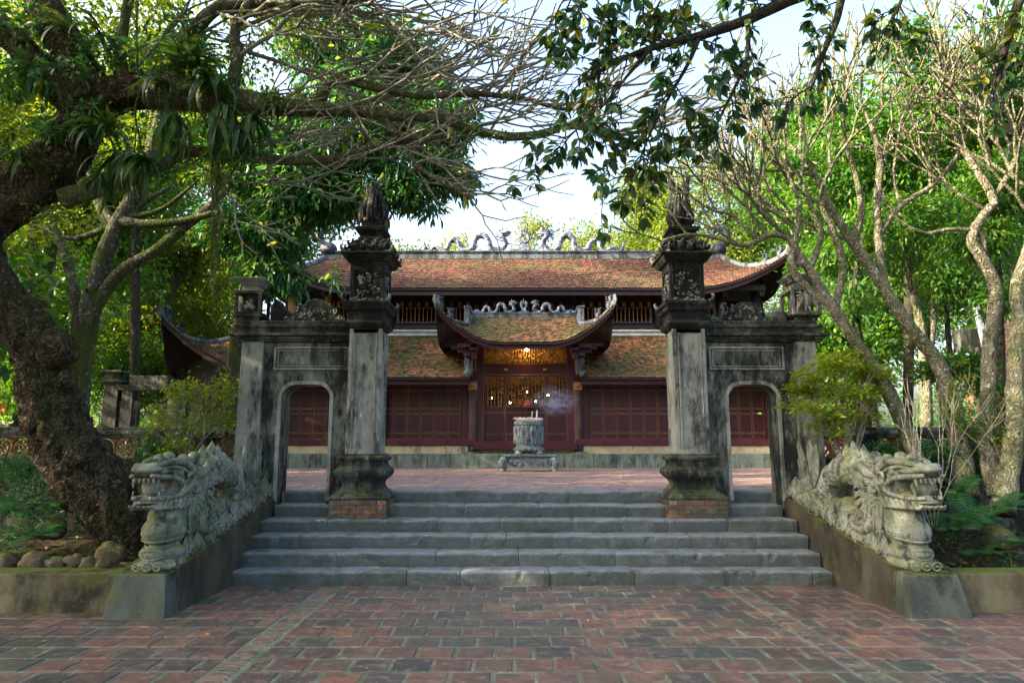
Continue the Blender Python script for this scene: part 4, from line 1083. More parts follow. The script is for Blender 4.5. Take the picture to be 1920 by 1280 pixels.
for k in range(7):
    a=-math.pi/2+(k-3)*.4; g.sph((cx+.45*math.cos(a),cyy+.45*math.sin(a),zt+.15*hh),.05,7,5)
g.obj('relief',M['urn'],ur,smooth=True)
for sx in(-1,1):
    for sy in(-1,1): G().lathe([(zt,.10),(zt+.03,.115),(zt+.09,.08),(zt+.12*hh,.10)],cx+sx*.30,cyy+sy*.28,10).obj('foot',M['urn'],ur,smooth=True)
G().lathe([(zr-.05,.37),(zr-.02,.36),(zr+.0,.1)],cx,cyy,20).obj('sand',M['ash'],ur)
g=G();g2=G()
for k in range(230):
    a=rnd.uniform(0,6.28); r=.38*math.sqrt(rnd.random()); x,y=cx+r*math.cos(a),cyy+r*math.sin(a); h=rnd.uniform(.05,.13)
    g2.tube([(x,y,zr-.03),(x+rnd.uniform(-.02,.02),y,zr+h*.5)],.004,4)
    R0=rnd.uniform(.015,.035); b=rnd.uniform(0,6.28); e=rnd.uniform(.02,.06)
    g.tube([(x+e*math.cos(b)*q/3+R0*(1-math.cos(q*.9))*math.cos(b),y+e*math.sin(b)*q/3,zr+h*.5+R0*math.sin(q*.9)+h*.08*q) for q in range(5)],[.009,.009,.009,.008,.006],4)
g.obj('ash_curls',M['ash'],ur); g2.obj('incense_sticks',M['stick'],ur)['kind']='stuff'
g=G()
for dx,h in((.08,.30),(.22,.34),(.235,.30)): g.tube([(cx+dx,cyy-.1,zr-.02),(cx+dx+.02,cyy-.1,zr+h*.6),(cx+dx+.03,cyy-.1,zr+h)],.011,5)
g.obj('standing_sticks',M['ash'],ur)
# drifting incense smoke : a small noisy volume
def smoke(c,r,lab,dens,seed):
    m=bpy.data.materials.new('incense_smoke'); m.use_nodes=True; t=m.node_tree; t.nodes.remove(t.nodes['Principled BSDF'])
    pv_=t.nodes.new('ShaderNodeVolumePrincipled'); pv_.inputs['Color'].default_value=(.45,.6,1,1); pv_.inputs['Anisotropy'].default_value=.2
    g=t.nodes.new('ShaderNodeTexCoord'); n=t.nodes.new('ShaderNodeTexNoise'); n.inputs['Scale'].default_value=2.6; n.inputs['Detail'].default_value=4; n.inputs['Distortion'].default_value=1.5
    ad=t.nodes.new('ShaderNodeVectorMath'); ad.operation='ADD'; ad.inputs[1].default_value=(seed,seed*.7,0); t.links.new(g.outputs['Object'],ad.inputs[0]); t.links.new(ad.outputs[0],n.inputs[0])
    ln=t.nodes.new('ShaderNodeVectorMath'); ln.operation='LENGTH'; t.links.new(g.outputs['Object'],ln.inputs[0])
    r1=t.nodes.new('ShaderNodeMapRange'); r1.inputs[1].default_value=1.0; r1.inputs[2].default_value=.1; t.links.new(ln.outputs['Value'],r1.inputs[0])
    r2=t.nodes.new('ShaderNodeMapRange'); r2.inputs[1].default_value=.47; r2.inputs[2].default_value=.68; t.links.new(n.outputs[0],r2.inputs[0])
    mu=t.nodes.new('ShaderNodeMath'); mu.operation='MULTIPLY'; t.links.new(r1.outputs[0],mu.inputs[0]); t.links.new(r2.outputs[0],mu.inputs[1])
    m2=t.nodes.new('ShaderNodeMath'); m2.operation='MULTIPLY'; t.links.new(mu.outputs[0],m2.inputs[0]); m2.inputs[1].default_value=dens
    t.links.new(m2.outputs[0],pv_.inputs['Density']); t.links.new(pv_.outputs[0],t.nodes['Material Output'].inputs['Volume'])
    g_=G().sph((0,0,0),1,14,10); o=g_.obj('incense_smoke',m); o.location=c; o.scale=r; tag(o,lab,'smoke',kind='stuff')
smoke(at(1040,752,21.6),(.85,.5,.55),'blue puff of incense smoke drifting before the middle doors',3.2,3)
# ================================================================ STONE DRAGONS
def bake_remesh(g,vox,it=3):
    me=g.mesh('tmp'); bm=bmesh.new(); bm.from_mesh(me); bmesh.ops.recalc_face_normals(bm,faces=bm.faces); bm.to_mesh(me); bm.free()
    o=bpy.data.objects.new('tmp',me); col.objects.link(o)
    m=o.modifiers.new('r','REMESH'); m.mode='VOXEL'; m.voxel_size=vox
    s=o.modifiers.new('s','SMOOTH'); s.iterations=it; s.factor=.5
    dg=bpy.context.evaluated_depsgraph_get(); out=bpy.data.meshes.new_from_object(o.evaluated_get(dg)); bpy.data.objects.remove(o); return out
def dragon(cx,sx,label,dy=0):
    t=thing('stone_dragon',label,'statue',(cx,9,.41),'carved stone dragons on the stair walls')
    rd=random.Random(5)
    ct=lambda y:.41+.186*(y-7.42)
    def p(y,z,w=0): return Vector((cx+sx*w,y+dy,z))
    W=.205
    g=G()
    def E(y,z,ry,rz,rw,w=0,rx=0):
        r=Matrix.Rotation(rx,3,'X') ; g.sph(p(y,z,w),(rw,ry,rz),18,12,r)
    E(7.85,.475,.315,.09,.24); E(7.85,.60,.305,.115,.228); E(8.15,.60,.25,.2,.2)
    E(7.84,.835,.305,.19,.215); E(7.87,.98,.25,.19,.19); E(7.92,1.12,.22,.14,.175)
    E(7.95,1.0,.27,.32,.2); E(8.05,1.25,.24,.22,.19); E(8.2,1.0,.3,.3,.19)
    body=crom([p(7.95,1.30),p(8.30,1.33),p(8.70,1.44),p(9.10,1.45),p(9.48,1.30),p(9.72,1.06),p(9.98,.97),p(10.25,1.05),p(10.42,1.25)],8)
    rb=lerpr([.20,.21,.215,.205,.185,.17,.155,.14,.11],8)
    g.tube(body,rb,18)
    y=8.15
    while y<10.75:
        E(y,ct(y)+.10,.17,.16,.205); y+=.13
    for (y,z,r) in ((8.45,.95,.24),(8.35,.78,.22),(8.6,1.1,.16),(9.55,.93,.16),(9.75,.95,.18),(10.2,1.0,.2),(10.45,1.1,.16),(8.75,.85,.2),(9.4,.88,.19),(9.1,.90,.22),(8.95,.92,.17)): E(y,z,r,r,.19)
    # head
    E(7.98,1.40,.27,.17,.19); E(7.80,1.47,.22,.11,.185)
    g.tube(crom([p(7.9,1.47),p(7.62,1.50),p(7.40,1.505),p(7.30,1.53)],5),lerpr([.14,.11,.085,.06],5),14)
    E(7.55,1.495,.26,.055,.185); E(7.36,1.52,.14,.055,.16); E(7.31,1.555,.055,.035,.10)
    g.tube(crom([p(8.0,1.24),p(7.75,1.20),p(7.5,1.195),p(7.36,1.215)],5),lerpr([.13,.075,.055,.04],5),14)
    E(7.56,1.175,.27,.04,.165)
    E(7.93,1.33,.16,.16,.17)
    me=bake_remesh(g,.0115,2)
    # surface relief
    nv_=len(me.vertices); co=np.empty(nv_*3,np.float32); no=np.empty(nv_*3,np.float32)
    me.vertices.foreach_get('co',co); me.vertices.foreach_get('normal',no); co=co.reshape(-1,3); no=no.reshape(-1,3)
    h=np.array([mnoise.noise(Vector(c)*14)*.004+mnoise.noise(Vector(c)*34)*.0012 for c in co.tolist()],np.float32)
    me.vertices.foreach_set('co',(co+no*h[:,None]).ravel()); me.update()
    link('body',me,M['dragon'],t,smooth=True)
    # --- ball
    G().sph(p(7.49,1.325),.105,20,14).obj('mouth_ball',M['dragon'],t,smooth=True)
    # --- head details
    g=G()
    for s in(-1,1):
        # lip rolls and curls
        g.tube(crom([p(7.26,1.46,s*.10),p(7.38,1.445,s*.165),p(7.55,1.43,s*.18),p(7.72,1.40,s*.185),p(7.82,1.33,s*.19),p(7.78,1.26,s*.185)],5),lerpr([.02,.028,.03,.03,.03,.015],5),7)
        g.tube(crom([p(7.30,1.225,s*.08),p(7.42,1.21,s*.15),p(7.6,1.215,s*.165),p(7.78,1.24,s*.18),p(7.92,1.30,s*.195),p(8.02,1.38,s*.2),p(7.98,1.46,s*.2),p(7.88,1.45,s*.205),p(7.86,1.39,s*.205)],5),lerpr([.02,.024,.026,.028,.034,.036,.034,.028,.012],5),7)
        # brow
        g.tube(crom([p(7.40,1.56,s*.07),p(7.55,1.585,s*.13),p(7.72,1.60,s*.17),p(7.9,1.55,s*.2),p(8.0,1.47,s*.21),p(8.1,1.5,s*.2)],5),lerpr([.02,.035,.045,.045,.04,.012],5),7)
        g.tube(crom([p(7.45,1.53,s*.13),p(7.62,1.54,s*.17),p(7.78,1.51,s*.195),p(7.88,1.47,s*.2)],5),lerpr([.012,.022,.025,.01],5),6)
        g.sph(p(7.74,1.485,s*.165),.045,12,8)      # eye
        g.sph(p(7.33,1.56,s*.085),(.04,.05,.035),10,7)   # nostril
        # horns: stalk with knobs
        g.tube(crom([p(7.82,1.53,s*.12),p(7.95,1.59,s*.14),p(8.12,1.60,s*.15)],4),lerpr([.06,.055,.05],4),9)
        g.sph(p(7.86,1.63,s*.14),(.062,.075,.055),12,8); g.sph(p(8.10,1.65,s*.15),(.065,.08,.062),12,8)
        # ear
        g.tube(crom([p(8.02,1.42,s*.19),p(8.15,1.45,s*.225),p(8.27,1.52,s*.23),p(8.33,1.6,s*.2)],4),lerpr([.03,.06,.045,.008],4),8)
        g.tube(crom([p(8.05,1.34,s*.2),p(8.12,1.30,s*.21),p(8.10,1.24,s*.215),p(8.03,1.25,s*.215)],4),lerpr([.04,.04,.03,.012],4),8)
    g.obj('face_scrolls',M['dragon'],t,smooth=True)
    g=G()
    for s in(-1,1):
        for k in range(7):
            y=7.36+.055*k; z=1.435; l=.105 if k==0 else (.08 if k==6 else .035)
            g.tube([p(y,z+.02,s*.135),p(y-.004,z-l*.5,s*.132),p(y-.008,z-l,s*.128)],[.021,.016,.006],6)
            if k<5: g.tube([p(y+.02,1.20,s*.14),p(y+.02,1.24 if k else 1.29,s*.14)],[.018,.007],6)
    for k in range(5): g.tube([p(7.325,1.43,-.10+.05*k),p(7.322,1.38,-.10+.05*k)],[.02,.012],6)
    g.obj('teeth',M['dragon'],t,smooth=True)['kind']='stuff'
    # --- beard under the jaw
    g=G()
    for s in(-1,1):
        for k in range(7):
            y=7.42+.085*k; w_=s*(.12+.012*k)
            g.tube(crom([p(y+.03,1.18,w_),p(y-.02,1.12,w_*1.05),p(y-.08,1.115-.004*k,w_*1.05),p(y-.13,1.15-.008*k,w_)],4),lerpr([.035,.03,.022,.006],4),6)
    for k in range(4): g.tube(crom([p(7.45,1.16,-.09+.06*k),p(7.36,1.12,-.09+.06*k),p(7.28,1.14,-.09+.06*k)],4),lerpr([.035,.028,.006],4),6)
    g.obj('beard',M['dragon'],t,smooth=True)
    # --- mane
    g=G()
    for s in(-1,1):
        for k in range(15):
            a=k/14
            y0,z0=8.0+.10*math.sin(a*3.1),1.42-.34*a
            dz=.10-.55*a; L=.55-.12*a
            wv=.035*(1 if k%2 else -1)
            pts=[p(y0,z0,s*.185),p(y0+L*.3,z0+dz*.25+wv,s*.215),p(y0+L*.6,z0+dz*.62-wv,s*.215),p(y0+L,z0+dz+wv*.5,s*.195)]
            g.tube(crom(pts,6),lerpr([.022,.030,.024,.005],6),6)
            pts=[q+Vector((sx*s*.004,.015,-.024)) for q in pts]
            g.tube(crom(pts,6),lerpr([.012,.016,.014,.004],6),5)
        for k in range(5):
            y0=7.98+.05*k
            pts=[p(y0,1.16,s*.18),p(y0-.03+.03*k,1.02,s*.21),p(y0+.02*k,.88,s*.215),p(y0+.02+.03*k,.72+.03*k,s*.215)]
            g.tube(crom(pts,6),lerpr([.022,.027,.022,.006],6),6)
        # front leg / claw held along the body
        g.tube(crom([p(8.35,1.02,s*.16),p(8.25,.86,s*.20),p(8.42,.76,s*.21),p(8.62,.80,s*.21)],5),lerpr([.09,.075,.055,.03],5),8)
        for q in range(3): g.tube(crom([p(8.58,.79,s*.215),p(8.70,.80-.05*q+.03,s*.225),p(8.76,.75-.05*q+.03,s*.22)],4),lerpr([.028,.022,.006],4),6)
    g.obj('mane',M['dragon'],t,smooth=True)
    # --- belly plates
    g=G()
    for k in range(6):
        z=.71+.062*k; f=math.sqrt(max(.1,1-((z-.835)/.205)**2)) if z<.93 else .86-.05*(k-3)
        ry=.312*f; rw=.222*f
        pts=[p(7.865+.006*k-ry*math.cos(a)*1.0,z-.05*math.cos(a)+.01,rw*math.sin(a)) for a in [R(-80+160*i/14) for i in range(15)]]
        g.tube(pts,lerpr([.004]+[.011]*13+[.004],1),6)
    g.obj('belly_plates',M['dragon'],t,smooth=True)
    # --- foot scroll work
    def spiral(g,y,z,r,w,s,turns=1.6,th=.012,ph=0,squ=1.0):
        n=int(16*turns)
        g.tube([p(y+r*(1-i/n*.85)*math.cos(ph+i/n*turns*2*math.pi),z+squ*r*(1-i/n*.85)*math.sin(ph+i/n*turns*2*math.pi),s*(w+.012*i/n)) for i in range(n+1)],th,5)
    def disc(g,y,z,r,w,s,squ=1.0,n=4):
        for k in range(n):
            rr=r*(1-.24*k); ww=w+.016*k
            V=[];N_=18
            for (a_,q) in ((rr,0),(rr,.012),(rr*.90,.02)):
                for i in range(N_):
                    an=2*math.pi*i/N_; V.append(tuple(p(y+a_*math.cos(an),z+squ*a_*math.sin(an)-.01*k,s*(ww+q))))
            F=[(b*N_+i,b*N_+(i+1)%N_,(b+1)*N_+(i+1)%N_,(b+1)*N_+i) for b in range(2) for i in range(N_)]+[tuple(2*N_+i for i in range(N_))]
            g.add(V,F)
    g=G()
    for s in(-1,1):
        for (y,z,r,q) in ((8.02,.58,.115,1.25),(8.26,.56,.10,1.2),(8.50,.645,.085,1),(8.68,.70,.10,1.1),(8.93,.78,.135,1.15),(9.30,.82,.135,1.15),(9.14,.70,.09,1),(9.55,.88,.10,1.1),(9.78,.92,.085,1),(9.98,1.0,.115,1.1),(10.22,.99,.09,1),(10.40,1.12,.14,1.15),(10.62,1.05,.10,1.1)):
            z=max(z,ct(y)+r*q*.8); wv=.185
            disc(g,y,z,r,wv,s,q); spiral(g,y,z-.03,r*.5,wv+.07,s,1.3,.008,rd.uniform(0,6))
        for k in range(22):
            y=8.15+.118*k+rd.uniform(-.02,.02); z=ct(y)+.055+rd.uniform(0,.05); r=rd.uniform(.04,.06)
            disc(g,y,z,r,.20,s,1,2)
        for k in range(18):
            y=rd.uniform(8.3,10.3); z=ct(y)+rd.uniform(.2,.36); spiral(g,y,z,rd.uniform(.03,.055),.205,s,1.2,.012,rd.uniform(0,6))
    for (yy,zz,rr) in ((7.555,.50,.07),):
        for w_ in(-.11,.0,.11):
            pts=[Vector((cx+w_+rr*(1-i/20*.8)*math.cos(i*.45),yy+dy-.012-.002*i,zz-.02+rr*.8*(1-i/20*.8)*math.sin(i*.45))) for i in range(21)]; g.tube(pts,.009,5)
    pts=[Vector((cx+.13*math.cos(a),7.556+dy+.05*abs(math.cos(a))**2,.60+.05*math.sin(a))) for a in [i*2*math.pi/24 for i in range(25)]]; g.tube(pts,.008,5)
    g.obj('cloud_scrolls',M['dragon'],t,smooth=False)['kind']='stuff'
    # --- scales on neck, chest side and back
    g=G()
    for s in(-1,1):
        for i in range(6,len(body)-4,2):
            q=body[i]; T_=(body[i+1]-body[i-1]).normalized()
            for k in range(-2,5):
                a=k*.36+(.18 if (i//2)%2 else 0); r=rb[i]
                if a>1.45: continue
                nn=Vector((0,0,1))-T_*T_.z; nn.normalize()
                sd=Vector((sx*s,0,0)); d_=(sd*math.cos(a)+nn*math.sin(a))
                c=q+d_*(r*.985)
                m=Matrix((d_,T_,d_.cross(T_))).transposed()
                g.sph(c,(.014,.046,.038),7,5,m)
        for i in range(9):
            for k in range(3):
                z=.80+.045*i; y=7.98+.06*k+(.03 if i%2 else 0); g.sph(p(y,z,s*(.205-.012*k*0)),(.016,.034,.028),7,5)
    g.obj('scales',M['dragon'],t,smooth=True)
    # --- dorsal fin blades
    def blade(g,pts,th=.03,rib=True):
        """pts: outline in (y,z); pillowed"""
        cyy=sum(a for a,b in pts)/len(pts); cz=sum(b for a,b in pts)/len(pts)
        n=len(pts); V=[tuple(p(a,b,0)) for a,b in pts]
        mid=[tuple(p(cyy+(a-cyy)*.55,cz+(b-cz)*.55,th)) for a,b in pts]; mid2=[tuple(p(cyy+(a-cyy)*.55,cz+(b-cz)*.55,-th)) for a,b in pts]
        V=V+mid+mid2
        F=[(i,(i+1)%n,n+(i+1)%n,n+i) for i in range(n)]+[((i+1)%n,i,2*n+i,2*n+(i+1)%n) for i in range(n)]+[tuple(n+i for i in range(n)),tuple(2*n+n-1-i for i in range(n))]
        g.add(V,F)
    g=G()
    spk=[(8.22,1.40,8.20,1.56),(8.40,1.45,8.42,1.70),(8.58,1.5,8.66,1.80),(8.76,1.54,8.92,1.845),(8.95,1.56,9.10,1.80),(9.15,1.56,9.30,1.70),(9.34,1.50,9.48,1.62),(9.50,1.40,9.64,1.52),(9.64,1.28,9.80,1.40),(9.78,1.16,9.95,1.28)]
    for (y,z,ty,tz) in spk:
        blade(g,[(y-.15,z-.14),(y-.13,z+.06),(ty-.07,tz-.07),(ty-.02,tz),(ty+.05,tz-.05),(y+.16,z+.04),(y+.15,z-.15)],.06)
        g.tube([p(y-.02,z-.05,.03),p(ty-.01,tz-.05,.02)],[.014,.008],5); g.tube([p(y-.02,z-.05,-.03),p(ty-.01,tz-.05,-.02)],[.014,.008],5)
    g.obj('dorsal_fins',M['dragon'],t)
    # --- tail plumes
    g=G()
    base=(10.30,1.08)
    for (ty,tz,wd,bend,w_) in ((10.70,1.95,.23,.08,.0),(10.30,1.88,.17,.02,.05),(9.92,1.82,.17,-.06,-.03),(9.72,1.52,.11,-.07,.03)):
        N_=12; L=[];Rr=[];V=[];F=[]
        for i in range(N_+1):
            u=i/N_; yy=base[0]+(ty-base[0])*u+bend*math.sin(u*3.14); z=base[1]+(tz-base[1])*u
            ww=wd*(math.sin(min(1,u*1.35+.25)*math.pi*.5)*(1-u**4)); dyy,dz_=(ty-base[0]),(tz-base[1]); l=math.hypot(dyy,dz_); ny,nz=dz_/l,-dyy/l
            for (f,th) in ((-1,.0),(-.55,.045),(0,.03),(.55,.045),(1,0),(.55,-.045),(0,-.03),(-.55,-.045)):
                V.append(tuple(p(yy+ny*ww*f,z+nz*ww*f,w_+th*(1-u*.6))))
        F=[(i*8+k,i*8+(k+1)%8,(i+1)*8+(k+1)%8,(i+1)*8+k) for i in range(N_) for k in range(8)]
        g.add(V,F)
        for f in(-.5,0,.5):
            for s in(-1,1):
                pts=[]
                for i in range(10):
                    u=i/10; yy=base[0]+(ty-base[0])*u+bend*math.sin(u*3.14); z=base[1]+(tz-base[1])*u; ww=wd*(math.sin(min(1,u*1.35+.25)*math.pi*.5)*(1-u**4))
                    pts.append(p(yy+(tz-base[1])*.9*ww*f*1.2,z,w_+s*(.042)*(1-u*.6)))
                g.tube(pts,.010,4)
    g.obj('tail_plumes',M['dragon'],t)
    return t
dragon(-3.92,-1,'left carved stone dragon with a ball in its mouth, beside the old leaning tree',-.02)
dragon(4.47,1,'right carved stone dragon with a ball in its mouth, beside the ferns')
# ================================================================ VEGETATION TOOLS
def norm(a): return a/np.maximum(np.linalg.norm(a,axis=1,keepdims=True),1e-6)
LT={}
def _tmpl():
    V=np.array([[0,0,0],[.42,.5,.05],[1,0,-.10],[.42,-.5,.05]]);T=np.array([[0,2,1],[0,3,2]]); LT['lo']=(V,T)
    V=np.array([[0,0,0],[.28,.40,.06],[.28,0,0],[.28,-.40,.06],[.65,.42,.02],[.65,0,-.04],[.65,-.42,.02],[1,0,-.16]])
    T=np.array([[0,2,1],[0,3,2],[1,2,5],[1,5,4],[2,3,6],[2,6,5],[4,5,7],[5,6,7]]); LT['mid']=(V,T)
_tmpl()
def leaves(P,D,Ln,asp,kind='lo',roll=None):
    N_=len(P); V,T=LT[kind]; D=norm(D)
    up=np.tile(np.array([[0,0,1.0]]),(N_,1))+nr.normal(0,.35,(N_,3))
    S=norm(np.cross(up,D)); U=norm(np.cross(D,S))
    if roll is None: roll=nr.normal(0,.5,N_)
    c,s=np.cos(roll)[:,None],np.sin(roll)[:,None]; S,U=S*c+U*s,U*c-S*s
    Ln=np.asarray(Ln)[:,None]
    out=np.empty((N_,len(V),3))
    for i,(x,y,z) in enumerate(V): out[:,i]=P+D*x*Ln+S*y*asp*Ln+U*z*Ln
    F=(T[None]+ (np.arange(N_)*len(V))[:,None,None]).reshape(-1,3)
    return out.reshape(-1,3),F
def leaf_obj(name,P,D,Ln,asp,mt,parent=None,kind='lo',stuff=True):
    V,F=leaves(P,D,Ln,asp,kind); me_o=np_obj_fast(name,V,F,M[mt],parent)
    if stuff: me_o['kind']='stuff'
    return me_o
def np_obj_fast(name,V,F,m,parent=None):
    me=bpy.data.meshes.new(name); V=np.asarray(V,np.float32); F=np.asarray(F,np.int32)
    me.vertices.add(len(V)); me.vertices.foreach_set('co',V.ravel()); me.loops.add(F.size); me.loops.foreach_set('vertex_index',F.ravel())
    me.polygons.add(len(F)); me.polygons.foreach_set('loop_start',np.arange(0,F.size,3,dtype=np.int32)); me.polygons.foreach_set('loop_total',np.full(len(F),3,np.int32)); me.update(calc_edges=True)
    return link(name,me,m,parent)
def rosettes(blobs,n,per,spread,droop=.3,shell=.55,flat=1.0):
    """cluster centres inside ellipsoidal blobs, then leaves radiating from each centre"""
    w=np.array([b[1][0]*b[1][1]*b[1][2] for b in blobs])**(2/3); w/=w.sum(); ix=nr.choice(len(blobs),n,p=w)
    C=np.array([tuple(b[0]) for b in blobs])[ix]; Rr=np.array([b[1] for b in blobs])[ix]
    d=norm(nr.normal(0,1,(n,3))); r=nr.uniform(shell**3,1,n)**(1/3)
    K=C+d*r[:,None]*Rr; out=norm(d*np.array([1,1,.6])+nr.normal(0,.25,(n,3)))
    K+=nr.normal(0,.05,(n,3))*Rr
    P=np.repeat(K,per,0)+nr.normal(0,spread,(n*per,3)); O=np.repeat(out,per,0)
    D=norm(O*.6+nr.normal(0,.65,(n*per,3))+np.array([0,0,-droop]))
    return P+D*spread*.3,D
def blobset(lst,ryf=1.0):
    """(px,py,Y,rpx[,flatten]) -> blobs in metres"""
    out=[]
    for b in lst:
        px,py,Y,rp=b[:4]; f=b[4] if len(b)>4 else .85; k=Y/FPX*1.02; c=at(px,py,Y); out.append((c,(rp*k,rp*k*ryf,rp*k*f)))
    return out
def bpath(pts,n=5):
    """[(px,py,Y,rpx)] -> smooth path and radii in metres"""
    P=[at(a,b,Y) for a,b,Y,r in pts]; Rr=[r*Y/FPX for a,b,Y,r in pts]
    return crom(P,n),lerpr(Rr,n)
def bump1(am,fr,seed=0):
    return lambda q,t:1+am*mnoise.noise(q*fr+Vector((seed,0,0)))+am*.5*mnoise.noise(q*fr*2.6)
def limb(g,pts,n=5,k=8,am=.12,fr=4): 
    P,Rr=bpath(pts,n); g.tube(P,Rr,k,bump=bump1(am,fr)); return P,Rr
TIPS=[]
def fan(g,p,d,L,r,depth,trop,rg,sp=28,mid=False):
    d=d.normalized(); k=3; P=[p]; q=p; dd=d
    for i in range(k):
        dd=(dd+trop*.16+Vector((rg.gauss(0,.09),rg.gauss(0,.09),rg.gauss(0,.09)))).normalized(); q=q+dd*(L/k); P.append(q)
    r1=r*.87
    rs=[r*1.06,r*.97,r*.91,r1]
    if depth==0: rs=[r,r*.95,r*.9,r*.62]
    g.tube(P,rs,6 if r>.012 else 5,cap=(depth==0))
    if depth==0: TIPS.append((q,dd)); return
    ax=dd.orthogonal().normalized(); ax.rotate(Matrix.Rotation(rg.uniform(0,6.28),3,dd))
    n=2 if rg.random()<.72 else 3
    for i in range(n):
        a=R(sp*rg.uniform(.7,1.3)); c=dd.copy(); m=Matrix.Rotation(2*math.pi*i/n+rg.uniform(-.3,.3),3,dd); x=ax.copy(); x.rotate(m); c.rotate(Matrix.Rotation(a,3,x))
        if rg.random()<.10 and depth<3: continue
        fan(g,q-dd*r1*.4,c,L*rg.uniform(.72,1.0),r1*rg.uniform(.86,.98),depth-1,trop,rg,sp)
# ================================================================ OLD LEANING TREE (left)
ot=thing('old_leaning_tree','gnarled old tree leaning left, knobbly trunk, one long limb reaching over the gate','tree',tuple(at(225,1020,9.2)))
def gnarl(q,t):
    a=.13*math.sin(7*t+q.z*2.2+3*mnoise.noise(q*1.5))*.6-.10*abs(mnoise.noise(Vector((q.x*9,q.y*9,q.z*2.5))))+mnoise.noise(q*2.0)*.20+mnoise.noise(q*5.5+Vector((3,0,0)))*.13+mnoise.noise(q*13)*.07+abs(mnoise.noise(q*8+Vector((9,1,2))))*.10+.05*math.sin(5*t+q.z*3)
    return 1+a
g=G()
P,Rr=bpath([(238,1050,9.2,36),(224,990,9.15,42),(190,928,9.1,54),(142,866,9.0,58),(107,806,8.9,50),(93,740,8.8,46),(73,668,8.75,46),(42,605,8.7,42),(0,548,8.6,38),(-50,490,8.5,44),(-95,400,8.4,60)],16)
g.tube(P,Rr,56,bump=gnarl)
me=g.mesh('trunk'); link('trunk',me,M['bark_old'],ot,smooth=True)
g=G()
for (px,py,Y,r) in ((108,655,8.55,36),(122,712,8.62,20),(150,850,8.75,32),(66,790,8.62,22),(45,620,8.5,18)):
    c=at(px,py,Y); rr=r*Y/FPX; n_,m_=30,18; V=[]
    for i in range(m_+1):
        for k in range(n_):
            ph=math.pi*i/m_; t=2*math.pi*k/n_; d_=Vector((math.sin(ph)*math.cos(t),math.sin(ph)*math.sin(t),math.cos(ph)))
            q=c+d_*rr; V.append(tuple(c+d_*rr*(1+.25*mnoise.noise(q*5)+.14*mnoise.noise(q*14)+.05*mnoise.noise(q*30))))
    g.add(V,[(i*n_+k,(i+1)*n_+k,(i+1)*n_+(k+1)%n_,i*n_+(k+1)%n_) for i in range(m_) for k in range(n_)])
link('burls',g.mesh('burls'),M['bark_old'],ot,smooth=True)['kind']='stuff'
g=G()
P,Rr=bpath([(-110,480,8.4,52),(-30,400,8.3,54),(50,345,8.25,52),(118,285,8.2,46),(160,220,8.2,42),(215,178,8.2,36),(300,172,8.2,30)],12); g.tube(P,Rr,40,bump=gnarl)
P,Rr=bpath([(180,200,8.2,44),(140,110,8.2,34),(95,40,8.3,30),(60,-60,8.4,28)],10); g.tube(P,Rr,24,bump=gnarl)
P,Rr=bpath([(160,210,8.2,40),(95,150,8.15,30),(30,80,8.1,26),(-40,20,8.1,24)],10); g.tube(P,Rr,24,bump=gnarl)
link('upper_limbs',g.mesh('upper_limbs'),M['bark_old'],ot,smooth=True)['kind']='stuff'
g=G()
P1,R1=bpath([(280,172,8.2,36),(340,178,8.2,32),(430,190,8.25,26),(560,203,8.3,17),(650,207,8.3,13),(740,216,8.35,11),(830,222,8.4,10),(885,242,8.4,9),(950,256,8.4,9),(1010,252,8.4,8),(1075,236,8.4,7),(1130,250,8.5,5.5),(1180,264,8.5,4)],6)
g.tube(P1,R1,14,bump=bump1(.16,6))
P2,R2=bpath([(120,372,8.2,22),(200,350,8.2,15),(290,318,8.3,12),(350,285,8.35,12),(430,292,8.4,12),(560,302,8.5,9),(640,294,8.5,8),(710,272,8.5,7),(780,262,8.5,6),(850,258,8.5,4)],6)
g.tube(P2,R2,12,bump=bump1(.18,6))
P3,R3=bpath([(620,165,8.3,11),(600,160,8.3,10),(640,150,8.3,9),(700,166,8.3,8.5),(780,178,8.35,8),(870,178,8.4,6),(960,172,8.4,5),(1050,130,8.4,4)],6)
P4,R4=bpath([(600,190,8.3,12),(628,150,8.3,10),(700,163,8.3,9),(790,180,8.35,7.5),(880,176,8.4,6),(980,185,8.4,5),(1060,205,8.4,4),(1130,190,8.4,3.5)],6)
g.tube(P4,R4,10,bump=bump1(.1,6))
P5,R5=bpath([(330,172,8.2,16),(345,90,8.2,15),(400,20,8.2,13),(460,8,8.3,12),(560,5,8.3,11),(660,-2,8.3,10),(760,-20,8.3,8)],6); g.tube(P5,R5,12,bump=bump1(.15,6))
P6,R6=bpath([(232,180,8.1,11),(228,100,8.1,10),(236,20,8.1,9),(250,-50,8.1,8)],5); g.tube(P6,R6,9,bump=bump1(.15,6))
P7,R7=bpath([(430,185,8.2,13),(445,110,8.2,13),(440,60,8.2,11),(470,0,8.2,10)],5); g.tube(P7,R7,10,bump=bump1(.15,6))
P8,R8=bpath([(720,222,8.35,8),(745,250,8.35,7),(790,262,8.4,6.5),(770,290,8.4,6),(790,318,8.4,5),(840,345,8.4,4),(880,372,8.4,3)],5); g.tube(P8,R8,8,bump=bump1(.12,6))
link('limb',g.mesh('limb'),M['bark_limb'],ot,smooth=True)['kind']='stuff'
